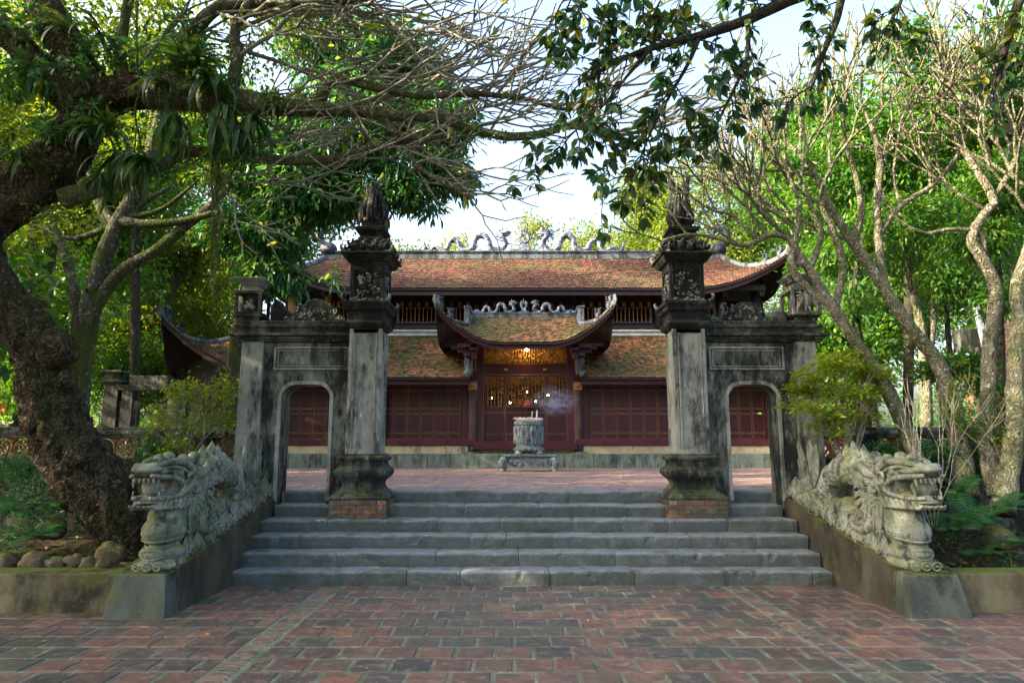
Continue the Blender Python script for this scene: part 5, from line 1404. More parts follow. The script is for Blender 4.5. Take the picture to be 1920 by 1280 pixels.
# long twig fans
rg=random.Random(21); g=G(); TIPS.clear()
def seeds_along(P,Rr,i0,i1,n,trop,ang,L,depth,rr,sp=28):
    for k in range(n):
        i=int(i0+(i1-i0)*(k+rg.random()*.8)/n); i=min(i,len(P)-1); p=P[i]
        a=R(rg.uniform(*ang)); d_=Vector((math.cos(a),rg.uniform(-.45,.45),math.sin(a)))
        fan(g,p,d_,L*rg.uniform(.8,1.25),rr*rg.uniform(.85,1.15),depth,trop,rg,sp)
seeds_along(P1,R1,16,70,12,Vector((.5,0,.45)),(-25,75),.55,4,.023)
seeds_along(P2,R2,16,54,9,Vector((.65,0,.25)),(-45,40),.50,4,.021)
seeds_along(P4,R4,4,42,7,Vector((.5,0,.5)),(-10,70),.52,3,.022)
seeds_along(P5,R5,6,35,9,Vector((.8,0,-.05)),(-70,10),.62,4,.023)
seeds_along(P7,R7,5,15,5,Vector((.8,0,.2)),(-30,40),.62,4,.030)
seeds_along(P8,R8,10,30,6,Vector((.75,0,.1)),(-40,30),.32,2,.016)
seeds_along(P6,R6,2,15,4,Vector((.6,0,.4)),(-20,60),.45,3,.022)
link('twigs',g.mesh('twigs'),M['bark_twig'],ot,smooth=True)['kind']='stuff'
# sparse old leaves at some tips, and small leafy sprays on the upper left limbs
tp=[t for t in TIPS if rg.random()<.07]
P_np=np.array([tuple(t[0]) for t in tp]); D_np=np.array([tuple(t[1]) for t in tp])+nr.normal(0,.6,(len(tp),3))+np.array([0,0,-.3])
leaf_obj('twig_leaves',P_np,D_np,nr.uniform(.16,.24,len(tp)),.36,'lf_yellow',ot,'mid')
bl_=blobset([(60,90,8.6,110),(240,110,8.7,70,.5),(330,110,8.6,60,.5),(470,90,8.6,70,.6),(200,330,8.6,50,.5),(10,220,8.8,80),(150,30,8.9,90),(120,250,8.3,60,.6),(80,300,8.0,40),(300,60,9,90,.6),(420,140,8.6,60,.6),(560,190,8.3,60,.2),(380,290,8.5,70,.25),(70,400,8.2,30),(520,20,9,90,.4)])
Pn,Dn=rosettes(bl_,950,8,.06,.3,.1); leaf_obj('leafy_sprays',Pn,Dn,nr.uniform(.05,.10,len(Pn)),.5,'lf_yellow',ot)
# moss and little climbers on the long limb
i=nr.randint(0,50,900); base=np.array([tuple(p) for p in P1])[i]; rr=np.array(R1)[i]; a=nr.uniform(0,6.28,900)
Pn=base+np.stack([nr.normal(0,.03,900),np.cos(a)*rr,np.sin(a)*rr],1); Dn=np.stack([nr.normal(0,.6,900),np.cos(a),np.sin(a)-.2],1)
leaf_obj('limb_moss',Pn,Dn,nr.uniform(.03,.07,900),.45,'lf_mango',ot)
# hanging aerial roots and strings
g=G(); lv=[];ld=[]
for (px,py,l,r) in ((258,0,400,2),(405,180,380,3),(398,200,330,2),(412,190,300,2),(250,250,240,1.3),(690,215,90,1.2),(505,305,110,1.2),(1062,250,60,1),(300,90,270,1.3),(385,170,60,2),(505,210,150,1.3),(680,290,70,1),(725,235,60,1),(965,0,110,.8),(880,250,25,1)):
    P=[at(px+rg.uniform(-4,4),py+l*q/12,8.0) for q in range(13)]; P=[p+Vector((rg.gauss(0,.012),rg.gauss(0,.02),0)) for p in P]
    g.tube(crom(P,2),r*8/FPX,5)
    for q in range(int(l/9)): 
        j=rg.randint(0,12); lv.append(tuple(P[j]+Vector((rg.gauss(0,.015),0,rg.uniform(-.1,.1))))); ld.append((rg.gauss(0,1),rg.gauss(0,.5),-.7))
link('hanging_roots',g.mesh('hanging_roots'),M['bark_moss'],ot)['kind']='stuff'
leaf_obj('root_leaves',np.array(lv),np.array(ld),nr.uniform(.03,.06,len(lv)),.5,'lf_yellow',ot)
bl_=blobset([(405,340,8.0,16,2.2),(398,440,8.0,10,4)]); Pn,Dn=rosettes(bl_,160,6,.03,1.2,.1); leaf_obj('hanging_moss',Pn,Dn,nr.uniform(.03,.07,len(Pn)),.2,'lf_yellow',ot)
# ================================================================ STRAP LEAVED EPIPHYTES
def strap_mesh(L,w,curve,n=7):
    V=[];F=[]
    for i in range(n+1):
        u=i/n; a=curve*u; x=L*(math.sin(a)/max(curve,1e-3)) if curve>.01 else L*u; z=L*((math.cos(a)-1)/max(curve,1e-3)) if curve>.01 else 0
        ww=w*math.sin(math.pi*min(1,(u*.85+.12)))**.6*(1-u**5)
        V+=[(x,-ww/2,z+ww*.18),(x,0,z),(x,ww/2,z+ww*.18)]
    F=[(i*3+k,i*3+k+1,i*3+k+4,i*3+k+3) for i in range(n) for k in range(2)]
    me=bpy.data.meshes.new('leaf'); me.from_pydata(V,[],F); me.update(); me.materials.append(M['lf_strap']); me.polygons.foreach_set('use_smooth',[True]*len(F)); return me
STR=[strap_mesh(.55,.052,1.6),strap_mesh(.45,.06,1.2),strap_mesh(.65,.045,2.0),strap_mesh(.38,.05,.8)]
STN=[strap_mesh(.55,.022,1.8),strap_mesh(.42,.018,1.3),strap_mesh(.65,.02,2.2)]
def strap_plant(px,py,Y,n,s,label,down=0.0,meshes=None,name='strap_leaf_plant',grp='strap leaved plants growing on the old tree'):
    c=at(px,py,Y); t=thing(name,label,'plant',tuple(c),grp)
    for k in range(n):
        o=bpy.data.objects.new('leaf',rg.choice(meshes or STR)); col.objects.link(o); o.parent=t
        az=rg.uniform(0,6.283); el=rg.uniform(.1,1.2)-down*1.5
        o.rotation_euler=(rg.uniform(-.3,.3),-el,az); o.location=(rg.gauss(0,.03),rg.gauss(0,.03),rg.gauss(0,.03)); o.scale=(s*rg.uniform(.7,1.15),)*3
Pn,Dn=rosettes(blobset([(120,150,8.0,70,.5),(60,60,8.1,60,.6),(200,100,8.1,50,.6),(290,120,8.1,50,.4),(20,150,8.0,50,.7),(180,230,8.0,50,.5),(100,250,7.9,30),(400,150,8.1,50,.35),(480,180,8.2,40,.3),(330,60,8.3,60,.6)]),330,7,.05,.5,.1); leaf_obj('dark_sprays',Pn,Dn,nr.uniform(.07,.14,len(Pn)),.45,'lf_mango',ot,'mid')
ep=[((60,130,7.9,16,.8),'strap leaves in the fork of the two limbs at the upper left',.3),((130,60,8.0,14,.8),'small strap leaved tuft on the leftmost rising limb',.2),((300,150,7.9,16,.8),'strap leaves drooping over the limb left of its middle',.7),((520,195,8.1,12,.6),'smallest strap leaved tuft, farthest right along the limb',.5),((40,290,7.8,14,.7),'strap leaves growing on the big curved limb at the left edge',.4),((405,215,7.85,22,1.0),'long dark strap leaves hanging under the middle of the limb, in front',1.0),((450,235,7.85,16,.9),'short bunch of dark hanging leaves just right of the middle of the limb',1.0),((345,110,7.95,16,.9),'strap leaves rising on the limb beside the thick upright branch',.0),((270,300,7.9,22,.85),'grassy hanging tuft on the lower limb',.6),((365,120,8.0,22,.9),'strap leaved plant upright on top of the long limb',.1),((395,150,7.9,20,.9),'strap leaved plant spilling over the long limb in its middle',.5),((330,215,7.9,16,.9),'dark strap leaves hanging under the limb, leftmost of the hanging ones',.95),
 ((425,200,7.9,22,1.0),'dark strap leaves hanging below the limb, middle hanging bunch',.95),((470,215,7.95,18,.95),'dark strap leaves hanging below the limb, rightmost bunch',.95),((195,240,7.9,26,.8),'dense strap leaved tuft in the crook of the old tree',.2),
 ((235,290,7.9,26,.9),'drooping strap leaved tuft right of the trunk crook',.6),((185,330,7.9,16,.7),'lower strap leaved tuft hanging beside the trunk crook',.7),((185,60,8.0,10,.8),'strap leaves high on the upper left branches',.1)]
for (a,l,dn) in ep: strap_plant(a[0],a[1],a[2],int(a[3]*1.4),a[4]*1.35,l,dn)
# ================================================================ FULL TREES
def crown_tree(name,label,trunk,blobs,n,per,L,asp,mat,bark='bark_moss',droop=.3,spread=.08,kind='lo',ryf=1.0,grp=None,limbs=5,shell=.45,cat='tree'):
    b0=trunk[0]; t=thing(name,label,cat,tuple(at(b0[0],b0[1],b0[2])),grp)
    B=blobset(blobs,ryf); g=G(); P,Rr=bpath(trunk,5); g.tube(P,Rr,12,bump=bump1(.14,3))
    for i in range(min(limbs,len(B))):
        c=B[i*len(B)//max(1,min(limbs,len(B)))][0]; j=int(len(P)*rg.uniform(.55,.95)); p=P[min(j,len(P)-1)]; m=(p+c)/2+Vector((0,0,-.15*(c-p).length)); r=Rr[min(j,len(P)-1)]*.6
        g.tube(crom([p,m,c],5),lerpr([r,r*.6,r*.2],5),7)
    link('trunk',g.mesh('trunk'),M[bark],t,smooth=True)
    Pn,Dn=rosettes(B,n,per,spread,droop,shell); leaf_obj('crown',Pn,Dn,nr.uniform(.75,1.25,len(Pn))*L,asp,mat,t,kind); return t
# dark glossy tree between the left column and the temple
crown_tree('glossy_tree','dark glossy leaved tree whose dense crown hangs above and behind the left column',
 [(430,860,14.5,20),(440,700,14.5,18),(470,520,14.4,16),(520,330,14.3,13),(560,160,14.3,9)],
 [(820,225,14.2,78),(845,335,14.2,48,.7),(770,290,14.2,90),(760,360,14,50,.6),(700,110,14.4,100),(790,140,14.4,60),(640,230,14,110),(560,350,14,90),(620,360,14,60),(480,300,14.2,90),(520,440,13.8,60),(500,510,13.6,46),(545,520,13.6,24,1.3),(600,60,14.4,90),(622,525,13.5,9,1.6),(690,370,14,45,.7),(440,420,14,60),(800,390,14,20,.6)],
 4300,8,.21,.29,'lf_mango',droop=.75,spread=.10,kind='mid',ryf=.9)
# mossy trees on the left
mt_=crown_tree('mossy_tree','leaning moss covered tree with forked trunk behind the left wall',
 [(140,860,13,24),(146,720,13,21),(162,610,13,20),(183,520,13,18),(211,440,13,15),(240,385,13,13),(280,300,13,12),(300,200,13,8)],
 [(240,260,13,80,.6),(330,180,13,80,.6),(150,200,13.5,80,.6),(60,420,13.5,60,.6),(380,330,13,50,.5),(300,60,13.5,110,.6),(120,60,13.5,110,.6)],620,8,.12,.45,'lf_yellow',droop=.3,spread=.12,limbs=7)
g=G()
limb(g,[(165,600,13,15),(200,540,13,13),(240,500,13,12),(292,470,13,11),(340,430,13,10),(385,395,13,9),(430,350,13,5)],5,10)
limb(g,[(150,640,13,16),(145,570,13,11),(122,480,13,8),(100,420,13,6)],5,8); limb(g,[(225,415,13,14),(270,420,12.9,9),(340,415,12.9,8),(400,400,12.9,6)],5,8)
limb(g,[(183,520,13,10),(200,470,13.1,9),(222,430,13.1,8),(270,380,13.1,6),(320,350,13.1,4)],5,8)
link('forks',g.mesh('forks'),M['bark_moss'],mt_,smooth=True)
crown_tree('slim_tree','slim straight mossy trunk at the far left behind the old tree',[(70,800,15,14),(75,620,15,13),(90,520,15,12),(97,440,15,10),(105,330,15,8)],
 [(60,340,15,70,.6),(130,420,15,60,.6),(30,470,15,60,.6),(110,260,15.5,80,.6)],420,8,.14,.45,'lf_yellow',droop=.2,spread=.15)
crown_tree('bent_tree','bent mossy tree standing left of the upturned temple roof corner',[(318,800,26,18),(312,680,26,17),(310,600,26,15),(318,540,26,13),(345,480,26,10),(400,440,26,7)],
 [(330,470,26,70,.5),(240,520,26,55,.5),(400,520,27,60,.6),(420,440,26,60,.6),(280,590,26,36,.6),(430,600,29,60,.6)],1100,8,.17,.5,'lf_yellow',droop=.2,spread=.16)
def pyof(Y,z):
    z-=CAM_H; return 640-FPX*(z*_c-Y*_s)/(Y*_c+z*_s)
# background woodland, one tree at a time
def bg(label,px,Y,ty,hw,mat,n,L=.2,by=None,seed=0,dens=1.0):
    r_=random.Random(seed+px); by=by or 700; H=by-ty; B=[]
    for k in range(13):
        u=r_.random(); v=r_.uniform(-1,1); rr=hw*(.36+.18*r_.random()); wv=math.sin(math.pi*(.15+.75*u))
        B.append((px+v*hw*wv*.8,ty+rr*.8+u*(H*.85-rr),Y+r_.uniform(-1,1),rr,.8))
    tr=[(px,pyof(Y,.0),Y,max(5,hw*.05)),(px+4,by,Y,max(4,hw*.045)),(px-6,(ty+by)/2,Y,hw*.035),(px,ty+H*.2,Y,hw*.015)]
    crown_tree('background_tree',label,tr,B,int(n*dens),8,L,.48,mat,'bark_dark',droop=.15,spread=L*1.1,grp='woodland trees around the temple',shell=.35,limbs=4)
bgs=[('yellow green tree far behind the left edge of the photo',-20,27,380,170,'lf_yellow',900,.20,720),
('tall sunlit yellow green tree behind the slim trunk',110,29,400,150,'lf_yellow',1000,.20,700),
('sunlit yellow tree right behind the mossy forked trunk',250,27,400,150,'lf_yellow',1200,.19,690),
('broad yellow green tree behind the left upturned roof corner',390,32,400,150,'lf_yellow',1300,.20,700),
('low dark green tree under the canopy at far left',60,22,610,120,'lf_bright',700,.16,790),
('low green tree behind the small far gate on the left',230,25,620,120,'lf_bright',800,.16,780),
('green tree below the upturned roof corner on the left',380,30,600,90,'lf_bright',600,.17,760),
('dense green tree at the upper left behind the twigs',250,21,60,190,'lf_bright',1100,.18,480),
('green tree high at the upper left corner',60,20,-60,200,'lf_yellow',1100,.17,420),
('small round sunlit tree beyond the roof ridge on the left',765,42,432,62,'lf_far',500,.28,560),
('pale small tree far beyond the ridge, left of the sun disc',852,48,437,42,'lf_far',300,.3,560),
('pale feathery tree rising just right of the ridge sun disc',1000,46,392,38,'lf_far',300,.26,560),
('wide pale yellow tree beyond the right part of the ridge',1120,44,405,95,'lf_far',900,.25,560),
('tall yellow green tree behind the right column',1230,38,300,120,'lf_yellow',1300,.22,560),
('broad yellow green tree right of the right column',1370,34,260,140,'lf_yellow',1500,.20,560),
('bright green tree above the right side gate lantern',1520,27,180,150,'lf_bright',1500,.19,560),
('large bright green tree filling the upper right',1700,22,130,190,'lf_bright',1700,.19,560),
('bright green tree at the right edge of the photo',1900,20,120,170,'lf_bright',1300,.18,600),
('sunlit green tree behind the pale trunks on the right',1620,24,400,120,'lf_bright',1000,.18,740),
('yellow green tree between the far trunks on the right',1780,30,420,120,'lf_yellow',900,.2,720),
('dark green tree low at the right behind the wall',1560,22,560,90,'lf_bright',600,.17,800),
('dark leafy tree top at the upper middle left',720,24,40,100,'lf_bright',500,.18,300),
('tall broad tree behind the upper left canopy, left of the mossy tree',150,34,60,260,'lf_bright',1500,.3,620),
('tall tree behind the glossy crown, upper left of the temple roof',480,36,90,200,'lf_bright',1400,.3,620),
('distant dark tree mass at far left horizon',20,42,480,220,'lf_bright',900,.3,760),
('distant tree behind the left temple wing',300,46,470,200,'lf_bright',900,.3,760),
('distant tree behind the right temple wing',1480,48,380,180,'lf_yellow',900,.3,760),
('distant tree at far right horizon',1850,44,380,220,'lf_bright',1000,.3,760)]
for q,(lab,px,Y,ty,hw,mat,n,L,by) in enumerate(bgs): bg(lab,px,Y,ty,hw,mat,n,L*1.15 if Y<36 else L,by,q,1.0 if mat=='lf_far' else 1.55)

# undergrowth and far woodland that read as one mass
def mass(name,label,cat,blobs,n,L,mat):
    Pn,Dn=rosettes(blobs,n,8,L*1.2,.1,.1); o=leaf_obj(name,Pn,Dn,nr.uniform(.7,1.3,len(Pn))*L,.5,mat); tag(o,label,cat)
bl_=[((x,58+4*math.sin(x),4+2*math.sin(x*.37)),(5,3,5)) for x in range(-60,-6,5)]+[((x,60+4*math.sin(x),4+2*math.sin(x*.41)),(5,3,5)) for x in range(12,64,5)]
mass('distant_woodland','distant dark green woodland closing the view at the horizon','woodland',bl_,5200,.45,'lf_bright')
bl_=[((x,15+2.5*math.sin(x*1.3),1.2+.5*math.sin(x*2.1)),(1.1,1.2,.9)) for x in np.arange(-17,-6.2,.9)]+[((x,20+3*math.sin(x*1.3),1.6+.7*math.sin(x*2.1)),(1.3,1.2,1.1)) for x in np.arange(-24,-13.5,1.1)]
mass('undergrowth','dark undergrowth beyond the left balustrade','undergrowth',bl_,1500,.14,'lf_fern')
bl_=[((x,13.6+1.2*math.sin(x*1.3),1.3+.6*math.sin(x*2.1)),(.9,.9,1.0)) for x in np.arange(7.6,14,.8)]
mass('undergrowth','dark undergrowth beyond the right balustrade','undergrowth',bl_,900,.14,'lf_fern')
# ================================================================ PALE BARE BRANCHED TREES (right)
rg=random.Random(33)
def bare_tree(label,paths,seeds,bark='bark_right',L=.42,sp=27,yl=.22,Y=None):
    b=paths[0][0]; t=thing('bare_branched_tree',label,'tree',tuple(at(b[0],b[1],b[2])),'pale bare branched trees on the right')
    g=G(); PP=[]
    for pth in paths: PP.append(limb(g,[(a,b_,c,r*.80) for a,b_,c,r in pth],5,11,.16,7))
    link('trunk',g.mesh('trunk'),M[bark],t,smooth=True)
    g=G(); TIPS.clear()
    for (px,py,Yp,ang,dep,Ls,rpx) in seeds:
        a=R(ang); d_=Vector((math.cos(a),rg.uniform(-.35,.35),math.sin(a)))
        fan(g,at(px,py,Yp),d_,L*Ls*(1.45 if dep<5 else 1.35),rpx*.66*Yp/FPX,min(dep,4),Vector((.03,0,.5)),rg,sp*.85)
    link('twigs',g.mesh('twigs'),M['bark_right'],t,smooth=True)['kind']='stuff'
    tp=[q for q in TIPS if rg.random()<yl]
    if tp:
        Pn=np.array([tuple(q[0]) for q in tp]);Dn=np.array([tuple(q[1]) for q in tp])*.4+nr.normal(0,.6,(len(tp),3))
        leaf_obj('twig_leaves',Pn,Dn,nr.uniform(.12,.22,len(tp)),.4,'lf_bright',t,'mid')
    return t
Y1=10.05
bare_tree('pale tree nearest the right side gate, trunk leaning left with low branches reaching the column',
 [[(1745,930,9.7,19),(1700,810,Y1,17),(1655,715,Y1,16),(1600,635,Y1,14),(1560,575,Y1,13),(1520,510,Y1,11),(1480,450,Y1,8)],
  [(1562,578,Y1,11),(1520,545,Y1,9),(1485,500,Y1,9),(1495,430,Y1,7),(1500,370,Y1,6)],
  [(1500,500,Y1,8),(1488,455,Y1,7),(1450,440,Y1,7),(1420,452,Y1,6),(1390,460,Y1,6),(1340,445,Y1,4.5),(1290,440,Y1,4),(1240,452,Y1,3.5)],
  [(1425,452,Y1,5.5),(1400,430,Y1,5),(1375,405,Y1,4.5),(1340,395,Y1,4)],
  [(1565,580,Y1,10),(1580,500,Y1,9),(1560,430,Y1,8),(1535,380,Y1,7)],
  [(1520,500,Y1,8),(1540,440,Y1,7),(1522,390,Y1,6),(1505,340,Y1,5)]],
 [(1495,370,Y1,105,5,1.0,5.5),(1480,450,Y1,130,4,1.0,6),(1480,445,Y1,150,4,.9,5),(1500,345,Y1,80,4,1.0,5),(1505,340,Y1,120,4,1.0,5),(1340,395,Y1,150,3,.8,4),(1340,395,Y1,110,3,.8,4),(1240,452,Y1,165,2,.6,3),(1290,440,Y1,140,3,.6,3.5),(1375,405,Y1,110,3,.7,4),(1440,442,Y1,125,4,.9,5),(1535,380,Y1,75,5,1.0,6),(1390,460,Y1,150,3,.8,4),(1420,452,Y1,100,3,.8,4),(1495,430,Y1,150,4,.9,5)])
Y2=10.2
bare_tree('second pale tree from the side gate, long trunk sloping up to the left, sunlit base',
 [[(1815,930,9.9,24),(1798,830,Y2,22),(1783,745,Y2,20),(1755,675,Y2,17),(1700,605,Y2,15),(1655,535,Y2,14),(1600,455,Y2,12),(1560,395,Y2,9),(1530,330,Y2,7),(1500,290,Y2,6)],
  [(1655,535,Y2,12),(1648,460,Y2,10),(1645,380,Y2,9),(1650,300,Y2,8),(1635,240,Y2,6)],
  [(1648,440,Y2,8),(1690,385,Y2,7),(1745,350,Y2,6),(1790,300,Y2,5)],
  [(1600,455,Y2,9),(1615,400,Y2,8),(1605,330,Y2,7),(1585,270,Y2,6)]],
 [(1500,290,Y2,130,5,1.0,5.5),(1500,290,Y2,80,5,1.0,5),(1635,240,Y2,110,5,1.0,5.5),(1635,240,Y2,60,5,1.0,5.5),(1585,270,Y2,95,5,1.0,5.5),(1790,300,Y2,60,4,1.0,5),(1745,350,Y2,85,4,1.0,5),(1560,395,Y2,150,4,1.0,6),(1650,300,Y2,40,4,1.0,6),(1530,330,Y2,160,4,.9,5),(1600,455,Y2,150,3,.9,5),(1690,385,Y2,100,4,.9,5)])
Y3=10.0
bare_tree('third pale tree from the side gate, upright lichened trunk with a crook',
 [[(1868,930,9.8,20),(1850,840,Y3,18),(1852,740,Y3,16),(1856,640,Y3,15),(1868,545,Y3,15),(1845,490,Y3,13),(1822,445,Y3,12),(1850,395,Y3,10),(1862,370,Y3,10),(1800,270,Y3,7),(1770,210,Y3,6)],
  [(1862,370,Y3,8),(1890,330,Y3,7),(1915,270,Y3,6),(1930,200,Y3,5)],
  [(1845,490,Y3,8),(1838,440,Y3,6),(1790,430,Y3,5),(1740,438,Y3,4)]],
 [(1770,210,Y3,100,5,1.0,5.5),(1770,210,Y3,140,5,1.0,5.5),(1800,270,Y3,60,5,1.0,5),(1915,270,Y3,110,5,1.0,5.5),(1890,330,Y3,80,4,1.0,5),(1740,438,Y3,150,2,.7,3),(1850,395,Y3,150,4,.9,5),(1930,200,Y3,120,4,1,5)])
Y4=9.7
bare_tree('pale trunk at the right edge of the photo, with roots climbing its base',
 [[(1880,960,9.5,26),(1892,880,Y4,22),(1905,790,Y4,20),(1903,690,Y4,19),(1912,600,Y4,17),(1908,540,Y4,16),(1930,470,Y4,15),(1960,380,Y4,12)],
  [(1905,800,Y4,12),(1925,720,Y4,11),(1955,640,Y4,10)]],
 [(1960,380,Y4,130,5,1.0,7),(1950,420,Y4,150,4,1.0,6),(1960,300,Y4,150,5,1.1,6),(1965,200,Y4,160,5,1.1,6)])
g=thing('grey_trunk_tree','thin blue grey double trunk standing behind the pale trees','tree',tuple(at(1735,900,14)))
gg=G(); limb(gg,[(1738,800,14,11),(1735,700,14,10),(1728,620,14,9),(1715,560,14,8),(1700,470,14,7)]); limb(gg,[(1738,690,14,9),(1748,610,14,8),(1755,540,14,7),(1765,450,14,6)]); link('trunk',gg.mesh('trunk'),M['bark_right'],g,smooth=True)
Pn,Dn=rosettes(blobset([(1700,430,14,80,.6),(1770,400,14,70,.6),(1640,470,14,60,.5),(1830,480,14,60,.6),(1720,520,14,40,.5)]),520,8,.12,.5,.3); leaf_obj('crown',Pn,Dn,nr.uniform(.14,.22,len(Pn)),.28,'lf_bright',g,'mid')
# sprigs of fresh leaves among the bare branches
for (lab,bl_,n) in (('loose bright leafy tree behind the bare branches, right of the side gate',[(1600,560,12,50,.6),(1560,480,12.5,50,.6),(1620,250,12.5,80,.6),(1480,300,13,50,.6),(1540,180,12.5,50,.6),(1660,420,12.5,80,.6),(1580,350,13,60,.6),(1700,300,12.5,90,.6),(1490,400,13,40,.6)],1500),
                    ('leafy tree hanging into the photo at the upper right corner',[(1850,200,11.5,100,.7),(1900,350,11,80,.7),(1830,450,11,60,.6),(1900,80,11,80,.7),(1760,150,12,70,.6),(1880,560,12,40,.6),(1700,80,12,60,.6),(1790,520,12.5,50,.6)],1800)):
    c=bl_[0]; t=thing('leafy_tree',lab,'tree',tuple(at(c[0],c[1],c[2])))
    gq=G(); limb(gq,[(c[0]+30,pyof(c[2],.3),c[2],12),(c[0]+20,(c[1]+850)/2,c[2],9),(c[0],c[1],c[2],6),(c[0]+20,c[1]-120,c[2],3)]); link('trunk',gq.mesh('trunk'),M['bark_dark'],t,smooth=True)
    Pn,Dn=rosettes(blobset(bl_),n,8,.10,.45,.2); leaf_obj('crown',Pn,Dn,nr.uniform(.11,.18,len(Pn)),.34,'lf_bright',t,'mid')
# ================================================================ OVERHANGING FIG BRANCH (top right), big leaves one by one
ft=thing('overhanging_tree','dark broad leaved branch reaching in from the upper right against the sky','tree',(9.5,6.5,0))
g=G(); 
g.tube(crom([(10.5,7.5,0),(10.3,7.4,3),(9.6,7.2,6),(8.4,7.0,8),(6.9,6.8,8.6)],6),lerpr([.4,.34,.28,.22,.16],6),12,bump=bump1(.1,3))
FB=[[(1990,-420,6.9,30),(1750,-120,6.8,20),(1480,0,6.7,13),(1402,37,6.7,11),(1311,68,6.6,9),(1222,90,6.5,7),(1150,120,6.5,4),(1100,150,6.5,2.5)],
    [(1640,-80,6.7,12),(1585,-20,6.6,9),(1568,40,6.6,7),(1540,110,6.6,5),(1520,170,6.6,3)],
    [(1480,0,6.7,9),(1300,-30,6.5,6),(1150,-20,6.4,4),(1060,0,6.4,3)],
    [(1311,68,6.6,6),(1290,120,6.5,4),(1250,190,6.5,3),(1215,260,6.5,2.2),(1190,330,6.4,1.6)],
    [(1222,90,6.5,5),(1170,150,6.4,3),(1120,210,6.4,2.2),(1060,260,6.4,1.6)],
    [(1402,37,6.7,6),(1400,110,6.6,4),(1370,180,6.6,3),(1340,240,6.5,2)],
    [(1990,-300,6.9,20),(1930,-60,6.8,12),(1898,40,6.8,9),(1880,110,6.8,7),(1870,160,6.8,4)],
    [(1700,-60,6.7,8),(1690,0,6.7,4),(1670,40,6.7,3)]]
fr=random.Random(4)
for b in FB: limb(g,b,5,8,.1,8)
fl_p=[];fl_d=[];fl_l=[]
def ftwig(p,d,L,r,rosette=5):
    pts=[p];q=p;dd=d.normalized();n=6
    for i in range(n):
        dd=(dd+Vector((fr.gauss(0,.12),fr.gauss(0,.12),-.16+fr.gauss(0,.06)))).normalized(); q=q+dd*L/n; pts.append(q)
        for sd in ((1,-1) if fr.random()<.35 else (fr.choice((1,-1)),)):
            if i>0:
                s_=dd.cross(Vector((0,1,0))).normalized()*sd; e=(dd*.7+s_*.8+Vector((0,fr.gauss(0,.5),-.15))).normalized()
                fl_p.append(tuple(q)); fl_d.append(tuple(e)); fl_l.append(fr.uniform(.09,.165))
    for k in range(rosette):
        e=(dd*.8+Vector((fr.gauss(0,.6),fr.gauss(0,.6),fr.gauss(0,.4)-.15))).normalized(); fl_p.append(tuple(q)); fl_d.append(tuple(e)); fl_l.append(fr.uniform(.10,.18))
    g.tube(pts,lerpr([r,r*.4],n),5); return pts
def ftwigs(b,n,L,a0,a1):
    P,Rr=bpath(b,5)
    for k in range(n):
        i=int(len(P)*(.30+.70*(k+fr.random())/n)); p=P[min(i,len(P)-1)]; a=R(fr.uniform(a0,a1))
        pts=ftwig(p,Vector((math.cos(a),fr.uniform(-.5,.5),math.sin(a))),L*fr.uniform(.6,1.2),.010)
        if fr.random()<.75: 
            q=pts[3]; a+=R(fr.choice((-40,40))); ftwig(q,Vector((math.cos(a),fr.uniform(-.4,.4),math.sin(a))),L*.55,.007,4)
ftwigs(FB[0],19,.62,150,290); ftwigs(FB[0],12,.5,30,150); ftwigs(FB[1],7,.45,150,300); ftwigs(FB[2],14,.55,180,330); ftwigs(FB[3],14,.42,170,330); ftwigs(FB[4],9,.40,160,320)
ftwigs(FB[5],9,.45,180,330); ftwigs(FB[6],9,.5,110,260); ftwigs(FB[7],4,.4,160,300)
for (px,py,a) in ((1190,330,250),(1180,340,215),(1195,350,280),(1150,300,235),(1060,255,235),(1040,250,200),(1010,290,250),(985,290,230),(1250,270,240),(1340,240,250),(1290,200,260),(1130,380,250)):
    a=R(a); ftwig(at(px,py,6.45),Vector((math.cos(a),0,math.sin(a))),.34,.006,5)
g.tube([at(1195,300,6.45),at(1150,350,6.45),at(1125,385,6.45)],.006,4); g.tube([at(1075,150,6.4),at(1040,220,6.4),at(1005,290,6.4)],.005,4)
link('branches',g.mesh('branches'),M['bark_dark'],ft,smooth=True)['kind']='stuff'
print('FIG LEAVES',len(fl_p))
fl_p=np.array(fl_p);fl_d=np.array(fl_d);fl_l=np.array(fl_l)
def one_leaf(asp,cv):
    V,F=leaves(np.zeros((1,3)),np.array([[1.0,0,0]]),[1.0],asp,'mid',roll=np.zeros(1)); V=V.copy(); V[:,2]-=cv*V[:,0]**2
    me=bpy.data.meshes.new('leaf'); me.from_pydata(V.tolist(),[],F.tolist()); me.update(); me.materials.append(M['lf_fig']); me.polygons.foreach_set('use_smooth',[True]*len(F)); return me
FL=[one_leaf(.48,.05),one_leaf(.52,.2),one_leaf(.44,.12),one_leaf(.56,.02)]
pr=[(Vector(p)) for p in fl_p]
def vis(p):
    zc=p.y*_c+(p.z-CAM_H)*_s; x=960+FPX*p.x/zc; y=640-FPX*((p.z-CAM_H)*_c-p.y*_s)/zc; return 0<x<1920 and 0<y<1280
idx=sorted(range(len(pr)),key=lambda i:-(fl_l[i] if vis(pr[i]) else 0))
ind=set(idx[:300])
for i in idx[:300]:
    o=bpy.data.objects.new('leaf',fr.choice(FL)); col.objects.link(o); o.parent=ft; o.matrix_parent_inverse=PINV[ft.name]
    q=Vector(fl_d[i]).to_track_quat('X','Z'); o.rotation_mode='QUATERNION'; o.rotation_quaternion=q@Matrix.Rotation(fr.gauss(0,.6),3,'X').to_quaternion(); o.location=pr[i]; o.scale=(fl_l[i],)*3
oth=[i for i in range(len(pr)) if i not in ind]
leaf_obj('leaves',fl_p[oth],fl_d[oth],fl_l[oth],.5,'lf_fig',ft,'mid')
